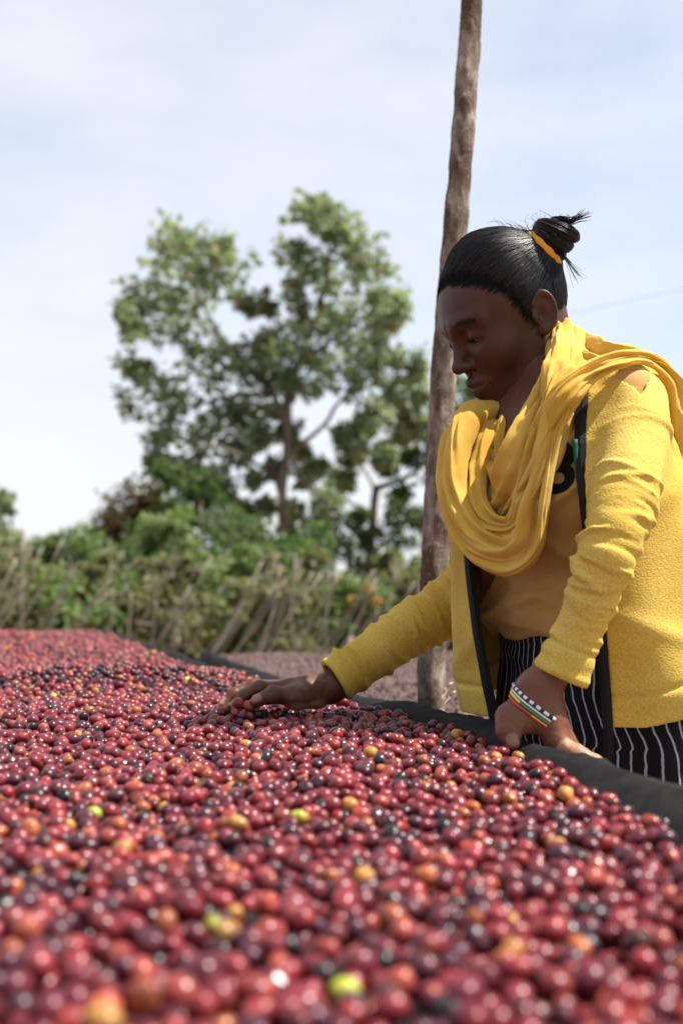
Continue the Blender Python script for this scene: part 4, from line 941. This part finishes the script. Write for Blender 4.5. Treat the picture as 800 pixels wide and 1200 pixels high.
# ---------------------------------------------------------------- clothes
# T-shirt
def s_shirt(P):
    l, f, z = tcoord(P)
    g = .009 + .017 * np.exp(-((z - 1.018) / .03) ** 2) + .004 * np.exp(-((z - 1.10) / .05) ** 2)
    th = np.arctan2(l, f); d = body_ring(P, 0) - g
    fold = lambda c, s, w, a: a * np.exp(-((z - c - s * th) / w) ** 2)
    d = d - fold(1.13, .10, .008, .0090) - fold(1.085, .09, .007, .0100) - fold(1.15, -.08, .008, .006) - fold(1.03, .03, .005, .006) - fold(1.005, -.02, .005, .005) - .0035 * (1 - 2 * np.abs(vnoise(P * np.array([1, 1, 2.2], np.float32), 16))) - fold(1.06, -.05, .008, .004) - fold(1.045, .06, .007, .004) - fold(1.17, .13, .012, .003) + fold(1.105, .095, .009, .003) - .002 * vnoise(P, 30)
    d = np.maximum(np.maximum(d, z - 1.335), .988 - z + .004 * np.sin(th * 6))
    d = smin(d, s_cone(P, SHL + np.array([-.003, .004, .0]), SHL * .6 + NECK * .4, .0365, .035), .03); d = smin(d, s_cone(P, SHR, SHR * .6 + NECK * .4, .038, .036), .03)
    d = smin(d, s_cone(P, SHL, SHL * .8 + ELL * .2, .0365, .0325), .02)
    d = smax(d, -s_ell(P, NECK + np.array(Fv * .075, np.float32) + np.array([0, 0, -.005]), (.10, .10, .10)), .01)
    return d
Vs, Fs = surf(s_shirt, (.05, 1.20, .96), (.50, 1.75, 1.37), .004); Vs = relax(Vs, Fs, 1)
shirt = mesh_np('t_shirt', Vs, Fs, M_shirt, woman)
# skirt with pinstripes
SK = np.array([(.20, .215, .175, .165), (.45, .205, .170, .16), (.70, .185, .150, .15), (.87, .175, .128, .138), (.95, .150, .112, .115), (1.0, .133, .100, .098), (1.03, .128, .096, .094)])
def s_skirt(P):
    l, f, z = tcoord(P); k = [np.interp(z, SK[:, 0], SK[:, i]) for i in (1, 2, 3)]; th = np.arctan2(l, f)
    d = s_ring(l, f, *k); w = np.clip((1.0 - z) / .2, .1, 1)
    d = d - w * (.006 * np.sin(th * 9 + 3 * np.sin(z * 9)) + .004 * np.sin(th * 17 + 1.3 + 5 * z) + .003 * vnoise(P, 24)) - .0035 * np.exp(-((z - .905 - .02 * th) / .006) ** 2) - .003 * np.exp(-((z - .955 + .03 * th) / .006) ** 2)
    d = np.where(z > .985, d - .003, d)
    return np.maximum(np.maximum(d, z - 1.028), .22 - z)
Vk, Fk = surf(s_skirt, (.08, 1.22, .20), (.62, 1.80, 1.05), .0045); Vk = relax(Vk, Fk, 1)
l_, f_, z_ = tcoord(Vk); th_ = np.arctan2(l_, f_)
mesh_np('skirt', Vk, Fk, M_stripe, woman, attrs={'stripe': th_ * .150 + .004 * np.sin(z_ * 60 + th_ * 4) * (z_ > .86)})
# cardigan
CD = np.array([(.85, .196, .178, .150), (.93, .192, .176, .140), (1.0, .184, .166, .128), (1.08, .176, .152, .118), (1.16, .168, .140, .112), (1.22, .164, .126, .112), (1.28, .146, .098, .100), (1.315, .105, .074, .078), (1.36, .062, .058, .060)])
def cd_axes(z): return [np.interp(z, CD[:, 0], CD[:, i]) for i in (1, 2, 3)]
def hem_z(f): return .892 + .26 * np.clip(.09 - f, 0, .3)
def solve_edge(z, target, near):
    best, bth = 1e9, 0
    a, bf, bb = cd_axes(z)
    for th in (np.linspace(.0, 1.5, 160) if near else np.linspace(-.0, -1.35, 160)):
        x = proj(tpoint(z, th, a, bf))[0][0]
        if abs(x - target) < best - .3: best, bth = abs(x - target), th
    return bth
_ez = np.linspace(.85, 1.30, 19)
_pn = proj(np.stack([.35 + 0 * _ez, 1.36 + 0 * _ez, _ez], 1))[1]
_tn = np.interp(_pn, [430, 500, 560, 600, 680, 760, 860], [686, 684, 685, 690, 702, 712, 716])
_pf = proj(np.stack([.2 + 0 * _ez, 1.5 + 0 * _ez, _ez], 1))[1]
_tf = np.interp(_pf, [480, 560, 650, 700, 760, 850], [560, 548, 545, 551, 561, 579])
_thn = np.array([solve_edge(z, t, True) for z, t in zip(_ez, _tn)]); _thf = np.array([solve_edge(z, t, False) for z, t in zip(_ez, _tf)])
for _ in range(2):
    for q in (_thn, _thf): q[1:-1] = (q[:-2] + 2 * q[1:-1] + q[2:]) / 4
ARM_L = catmull([SHL + np.array([-.045, .045, .014]), SHL, SHL * .5 + ELL * .5 + np.array([.012, -.006, 0]), ELL + np.array([.006, -.004, .0]), ELL * .5 + A3(664, 778, 1.262) * .5 + np.array([.004, 0, 0]), A3(657, 789, 1.264)], 15).astype(np.float32)
RAD_L = np.interp(np.linspace(0, 1, 15), [0, .2, .45, .62, .8, .93, 1], [.045, .0415, .0375, .0300, .0262, .0262, .0278])
ARM_R = catmull([SHR + np.array([.03, -.03, .01]), SHR, SHR * .5 + ELR * .5, ELR, A3(470, 744, 1.640), A3(393, 797, 1.610)], 15).astype(np.float32)
RAD_R = np.interp(np.linspace(0, 1, 15), [0, .2, .45, .62, .8, .93, 1], [.050, .050, .047, .043, .0370, .0320, .0310])
def rings_for(seed, n, s0, s1, amp):
    g = np.random.default_rng(seed)
    return [(g.uniform(s0, s1), g.uniform(-.018, .018), g.uniform(0, 6.28), g.uniform(.0026, .0048), amp * g.uniform(.5, 1.2), g.uniform(0, 6.28)) for _ in range(n)]
RL = rings_for(3, 22, .17, .33, .0046) + rings_for(4, 20, .27, .42, .0030) + rings_for(6, 6, .05, .16, .0030)
RR = rings_for(8, 24, .27, .50, .0044) + rings_for(9, 8, .2, .33, .003)
def s_sleeve(P, C, R, rings, ref, cuff):
    best = np.full(len(P), 9., np.float32); sv = np.zeros(len(P), np.float32); ph = np.zeros(len(P), np.float32); s0 = 0.0
    for i in range(len(C) - 1):
        a, b = C[i], C[i + 1]; ab = b - a; L = float(np.linalg.norm(ab)); q = P - a; t = (q @ ab) / (L * L)
        tcl = np.clip(t, 0, 1); v = q - tcl[:, None] * ab; d = np.sqrt((v ** 2).sum(1)) - (R[i] + (R[i + 1] - R[i]) * tcl)
        if i == len(C) - 2: d = np.where(t > 1, np.maximum(d, (t - 1) * L), d)
        T = ab / L; u = ref - (ref @ T) * T; u /= np.linalg.norm(u); w = np.cross(T, u)
        m = d < best; best = np.where(m, d, best); sv = np.where(m, s0 + tcl * L, sv); ph = np.where(m, np.arctan2(v @ w, v @ u), ph); s0 += L
    # flat cuff end, rolled edge
    disp = np.zeros(len(P), np.float32)
    for (sc_, tilt, pt, w, am, pa) in rings:
        x = (sv - sc_ - tilt * np.cos(ph - pt)) / w
        disp += am * np.exp(-x * x) * (.55 + .45 * np.cos(ph - pa))
    disp += .0018 * vnoise(P, 26)
    e = s0 - sv
    disp += .0022 * np.exp(-((e - .003) / .004) ** 2) + .0016 * (e < .030) - .003 * np.exp(-((e - .032) / .003) ** 2)
    return best - disp, e
def shell(P):
    l, f, z = tcoord(P); a, bf, bb = cd_axes(z); th = np.arctan2(l, f)
    d = s_ring(l, f, a, bf, bb)
    hz_ = z - hem_z(f)
    d = d - .004 * np.sin(th * 7 + z * 12) * np.clip((1.2 - z) / .2, 0, 1) - .0025 * vnoise(P, 18) - .003 * np.exp(-((z - 1.0 - .10 * th) / .015) ** 2) - .003 * np.exp(-((z - 1.08 + .06 * th) / .012) ** 2) + .003 * np.exp(-((hz_ - .036) / .0035) ** 2)
    thick = .0032 + .0016 * (hz_ < .034)
    s = np.abs(d) - thick; s = np.maximum(s, -hz_); s = np.maximum(s, z - 1.355)
    r = np.sqrt(l * l + f * f); tn, tf = np.interp(z, _ez, _thn), np.interp(z, _ez, _thf)
    return np.maximum(s, -(np.maximum(tf - th, th - tn) * r)), r
HOLE = [A3(728, 423, 1.31), A3(766, 428, 1.33), A3(755, 458, 1.29)]
def s_card(P):
    s, r = shell(P)
    sl, e1 = s_sleeve(P, ARM_L, RAD_L, RL, np.array([-.3, -.9, .3], np.float32), 1); sr, e2 = s_sleeve(P, ARM_R, RAD_R, RR, np.array([0, -1, .2], np.float32), 1)
    # hollow the cuffs
    sl = np.maximum(sl, -np.maximum(s_cone(P, ARM_L[-1], ARM_L[-1] + (ARM_L[-1] - ARM_L[-2]), .0235, .0235), -9)); sr = np.maximum(sr, -s_cone(P, ARM_R[-1], ARM_R[-1] + (ARM_R[-1] - ARM_R[-2]), .0255, .0255))
    d = smin(smin(s, sl, .018), sr, .018)
    # torn shoulder
    A, B, C = HOLE; nrm = np.cross(B - A, C - A); nrm /= np.linalg.norm(nrm); pr = np.full(len(P), -9., np.float32)
    for p, q, o in ((A, B, C), (B, C, A), (C, A, B)):
        e = np.cross(q - p, nrm); e /= np.linalg.norm(e); e = e * (-1 if (o - p) @ e > 0 else 1); pr = np.maximum(pr, (P - p) @ e)
    pr = np.maximum(pr + .002 * vnoise(P, 160), np.abs((P - A) @ nrm) - .035)
    cut = np.maximum(d, -pr)
    return cut
Vd, Fd = surf(s_card, (-.05, 1.12, .84), (.62, 1.80, 1.39), .0024, margin=2.0); Vd = relax(Vd, Fd, 1, .4)
card = mesh_np('cardigan', Vd, Fd, M_knit, woman)
# zip tapes along the two front edges
def tape(name, ths, z0, z1, w, thick, m, out=.0035, parent=None, n=60):
    rows = []
    for z in np.linspace(z0, z1, n):
        th = np.interp(z, _ez, ths); a, bf, bb = cd_axes(z); k = 1 / math.sqrt((math.sin(th) / a) ** 2 + (math.cos(th) / bf) ** 2); sg = -1 if ths is _thn else 1
        pts = []
        for u, o in ((-.1, -thick), (-.1, thick), (.5, thick * 1.3), (1, thick), (1, -thick), (.5, -thick * 1.3)):
            t = th + sg * u * w / k + .01 * math.sin(z * 50) * .3; p = tpoint(z, t, a, bf); nrm = p - np.array([np.interp(z, _zc, _xc), np.interp(z, _zc, _yc), z]); nrm /= np.linalg.norm(nrm); pts.append(p + nrm * o)
        rows.append(pts)
    V = np.array(rows); k = V.shape[1]; mesh_np(name, V.reshape(-1, 3), grid_faces(n, k), m, parent or card, smooth=False)
tape('zip_tape', _thn, .850, 1.275, .0105, .0035, M_black); tape('zip_tape', _thf, .855, 1.275, .0115, .0035, M_black)
# green facing inside the near edge
V, F = tube(catmull([A3(673, 515, 1.303), A3(675, 540, 1.303), A3(678, 565, 1.303), A3(682, 592, 1.303)], 16), .003, 8); mesh_np('green_facing', V, F, M_green, card)
# numeral on the shirt
bv = BVHTree.FromPolygons([Vector(v) for v in Vs], Fs.tolist())
def numeral():
    cu = bpy.data.curves.new('numeral', 'FONT'); cu.body = '3'; cu.size = .085; cu.offset = .0022; cu.resolution_u = 4
    o = bpy.data.objects.new('numeral', cu); col.objects.link(o); dg = bpy.context.evaluated_depsgraph_get(); me = bpy.data.meshes.new_from_object(o.evaluated_get(dg)); bpy.data.objects.remove(o)
    import bmesh
    bm = bmesh.new(); bm.from_mesh(me); bmesh.ops.triangulate(bm, faces=bm.faces[:]); bmesh.ops.subdivide_edges(bm, edges=bm.edges[:], cuts=2)
    c = A3(657, 548, 1.33); right = Lv.copy(); out = Fv * .75 + Lv * .66; right = np.cross(ZUP, out); right /= np.linalg.norm(right)
    xs = [v.co.x for v in bm.verts]; ys = [v.co.y for v in bm.verts]; mx_, my_ = (min(xs) + max(xs)) / 2, (min(ys) + max(ys)) / 2
    for v in bm.verts:
        p = Vector(c + right * (v.co.x - mx_) * 1.0 + ZUP * (v.co.y - my_)) + Vector(out) * .1; h = bv.ray_cast(p, -Vector(out)); v.co = (h[0] + Vector(out) * .0012) if h[0] else p - Vector(out) * .1
    bm.to_mesh(me); bm.free(); me.materials.clear(); me.materials.append(M_black); link('numeral', me, shirt)
numeral()
# ---------------------------------------------------------------- scarf
def strand(pts, W, TH, folds, seed, n=190, k=96, twist=0.0):
    """soft roll of cloth with lengthwise folds; pts (px, py, depth)"""
    C = catmull([A3(*p) for p in pts], n); t = np.linspace(0, 1, n)
    ax = np.stack([np.interp(C[:, 2], _zc, _xc) + .02, np.interp(C[:, 2], _zc, _yc) + .05, C[:, 2]], 1); ref = C - ax
    T, N, B = frames(C, ref)
    tw = twist * t; N, B = N * np.cos(tw)[:, None] + B * np.sin(tw)[:, None], B * np.cos(tw)[:, None] - N * np.sin(tw)[:, None]
    W = np.interp(t, np.linspace(0, 1, len(W)), W); TH = np.interp(t, np.linspace(0, 1, len(TH)), TH)
    a = np.linspace(0, 2 * np.pi, k, endpoint=False); x = np.sign(np.cos(a)) * np.abs(np.cos(a)) ** .8; y = np.sign(np.sin(a)) * np.abs(np.sin(a)) ** .7
    g = np.random.default_rng(seed); disp = np.zeros((n, k))
    Ls = np.concatenate([[0], np.cumsum(np.linalg.norm(np.diff(C, axis=0), axis=1))]); XX = (x[None] * W[:, None]) / .001; SS = Ls[:, None] / .001 + 0 * XX; so = seed * 31.7
    wx = 5 * vnoise(np.stack([XX / 30, SS / 60, 0 * XX + so], -1)); XX = XX + wx + .05 * SS * math.sin(seed * 2.1)
    for sx, sy, am in ((19.0, 130.0, .0100), (10.0, 80.0, .0062), (5.5, 55.0, .0026), (3.0, 30.0, .0007)):
        nz_ = vnoise(np.stack([XX / sx, SS / sy, 0 * XX + so + sx], -1)); disp += am * (1 - np.abs(nz_) * 2.2)
    for i in range(folds // 3):
        c = g.uniform(-.8, .8); dr = g.uniform(-1.1, 1.1); w = g.uniform(.10, .28); cc = c + dr * (t - .5) + .15 * np.sin(t * g.uniform(2, 7)); q = (x[None] - cc[:, None]) / w
        env = np.exp(-((t - g.uniform(.1, .9)) / .3) ** 2); disp += g.uniform(.5, 1) * .0060 * np.where(q < 0, np.exp(-q * q * .35), np.exp(-q * q * 8)) * env[:, None]
    disp -= disp.mean()
    P = C[:, None] + B[:, None] * (x[None, :, None] * W[:, None, None]) + N[:, None] * (y[None, :, None] * TH[:, None, None])
    nr = N[:, None] * (np.sin(a)[None, :, None]) + B[:, None] * np.cos(a)[None, :, None] * .6
    P = P + nr * (disp * np.clip(.35 + np.sin(a)[None], 0, 1))[..., None]
    Q = P.reshape(-1, 3); Q = Q + nr.reshape(-1, 3) * (.0022 * vnoise(Q, 30) + .0011 * vnoise(Q, 75))[:, None]
    V = np.vstack([Q, C[0], C[-1]]); nn = len(V); i = np.arange(k); j = (i + 1) % k; o = (n - 1) * k
    return V, [grid_faces(n, k), np.stack([j, i, np.full(k, nn - 2)], 1), np.stack([o + i, o + j, np.full(k, nn - 1)], 1)]
S = [strand([(608, 484, 1.50), (576, 486, 1.462), (546, 496, 1.430), (531, 535, 1.405), (533, 590, 1.385), (556, 632, 1.360), (592, 652, 1.335), (616, 636, 1.318), (628, 592, 1.308), (637, 545, 1.302), (652, 480, 1.305), (667, 432, 1.35), (668, 402, 1.43), (650, 400, 1.50), (625, 408, 1.55)],
            [.016, .021, .024, .020, .019, .020, .024, .017, .012, .013, .018, .020, .018, .016], [.014, .017, .017, .014, .012, .012, .012, .011, .010, .010, .012, .012], 9, 1),
     strand([(604, 490, 1.49), (582, 502, 1.452), (562, 530, 1.415), (556, 580, 1.388), (572, 612, 1.362), (600, 618, 1.340), (616, 590, 1.328), (628, 545, 1.318), (645, 485, 1.322), (656, 428, 1.365), (655, 395, 1.44), (640, 395, 1.50)],
            [.018, .020, .018, .015, .014, .015, .016, .017, .020, .020, .016], [.012, .013, .012, .010, .010, .010, .010, .012, .012], 8, 2),
     strand([(655, 388, 1.48), (660, 425, 1.40), (646, 478, 1.350), (624, 530, 1.325), (602, 572, 1.340), (588, 600, 1.385)], [.018, .025, .034, .036, .030, .014], [.010, .013, .015, .013, .011, .007], 9, 3),
     strand([(618, 482, 1.49), (614, 505, 1.44), (606, 530, 1.395), (598, 580, 1.365)], [.022, .026, .024, .012], [.010, .012, .012, .010], 8, 14),
     strand([(594, 486, 1.47), (585, 512, 1.435), (582, 545, 1.405), (586, 590, 1.372)], [.020, .022, .020, .012], [.012, .014, .013, .010], 8, 4),
     strand([(618, 556, 1.365), (634, 515, 1.318), (662, 465, 1.296), (694, 434, 1.302), (738, 418, 1.318), (768, 424, 1.345), (788, 450, 1.362), (796, 505, 1.368), (797, 570, 1.362), (795, 640, 1.352), (792, 714, 1.345)],
            [.010, .017, .019, .014, .010, .009, .010, .011, .012, .012, .011], [.007, .010, .010, .008, .006, .006, .006, .006, .005, .004, .004], 9, 5),
     strand([(640, 402, 1.53), (664, 402, 1.455), (690, 412, 1.39), (716, 418, 1.36), (745, 424, 1.37), (775, 440, 1.40), (800, 490, 1.42), (812, 580, 1.42), (812, 690, 1.41)], [.014, .018, .018, .016, .018, .022, .024, .022, .020], [.011, .011, .009, .006, .006, .006, .006, .005], 10, 6)]
V, F = joinm(S); scarf = mesh_np('scarf', V, F, M_scarf, woman)
gf = np.random.default_rng(9); fr = []
for i in range(16):
    x = 783 + i * 1.3; p = [(x, 708, 1.345), (x + gf.normal(0, 1), 716, 1.344), (x + gf.normal(0, 2), 722 + gf.uniform(0, 7), 1.343)]; fr.append(tube(catmull([A3(*q) for q in p], 6), .0008, 4))
mesh_np('fringe', *joinm(fr), M_scarf, scarf)
# ---------------------------------------------------------------- bracelets on the near wrist
def band(c, T, r1, r2, u, thick, m, n=72, name='bracelet', seg=None):
    a = np.linspace(0, 2 * np.pi, n + 1); T = T / np.linalg.norm(T); u = u - (u @ T) * T; u /= np.linalg.norm(u); w = np.cross(T, u)
    C = c + r1 * np.cos(a)[:, None] * u + r2 * np.sin(a)[:, None] * w + T * (.0012 * np.sin(3 * a))[:, None]
    V, F = tube(C, thick, 8, tuple(T), cap=False); return mesh_np(name, V, F, m, woman, attrs={'turn': np.repeat(a, 8) / 6.2832})
def band_mat(name, stops, rep):
    m, n, l, b = mat(name, rough=.5); t = attr(n, 'turn').outputs['Fac']; q = math_(n, l, 'FRACT', math_(n, l, 'MULTIPLY', t, rep)); r = ramp(n, l, q, stops); l.new(r, b.inputs['Base Color'])
    r.node.color_ramp.interpolation = 'CONSTANT'; return m
wc = A3(622, 824, 1.268); wT = WRL - A3(679, 745, 1.258); wT = wT / np.linalg.norm(wT); wu = np.array([.9, 0, -.45])
B1 = band_mat('beaded_black_white', [(0, (.75, .75, .78)), (.55, (.02, .02, .03))], 22); B2 = band_mat('green_yellow_red', [(0, (.03, .22, .10)), (.33, (.75, .60, .08)), (.66, (.45, .03, .02))], 1)
B3 = band_mat('orange_red', [(0, (.80, .25, .05)), (.5, (.55, .04, .02))], 2); B4 = band_mat('white_cord', [(0, (.70, .72, .70))], 1)
# the bands lie round the wrist measured on the body itself
bvb = BVHTree.FromPolygons([Vector(v) for v in Vl], Fl.tolist())
def wrap(c, T, thick, m, out, n=90):
    T = T / np.linalg.norm(T); u = wu - (wu @ T) * T; u /= np.linalg.norm(u); w = np.cross(T, u); C = []
    for a in np.linspace(0, 2 * np.pi, n + 1):
        d = math.cos(a) * u + math.sin(a) * w; h = bvb.ray_cast(Vector(c + d * .09), -Vector(d), .09); r = min((Vector(h[0]) - Vector(c)).length if h[0] else .025, .038); C.append(r)
    C = np.array(C); C[-1] = C[0]
    for _ in range(4): q = (np.roll(C[:-1], 1) + C[:-1] + np.roll(C[:-1], -1)) / 3; C = np.maximum(np.append(q, q[0]), C * .985)
    a = np.linspace(0, 2 * np.pi, n + 1); P = c + (C + out)[:, None] * (np.cos(a)[:, None] * u + np.sin(a)[:, None] * w)
    V, F = tube(P, thick, 8, tuple(T), cap=False); o = mesh_np('bracelet', V, F, m, woman, attrs={'turn': np.repeat(a, 8) / 6.2832}); return o
tT = wT
for off, m, th in ((-.0040, B1, .0019), (-.0008, B4, .0010), (.0016, B2, .0014), (.0042, B3, .0013)):
    wrap(wc + wT * off * 1.3, tT, th, m, .0016)
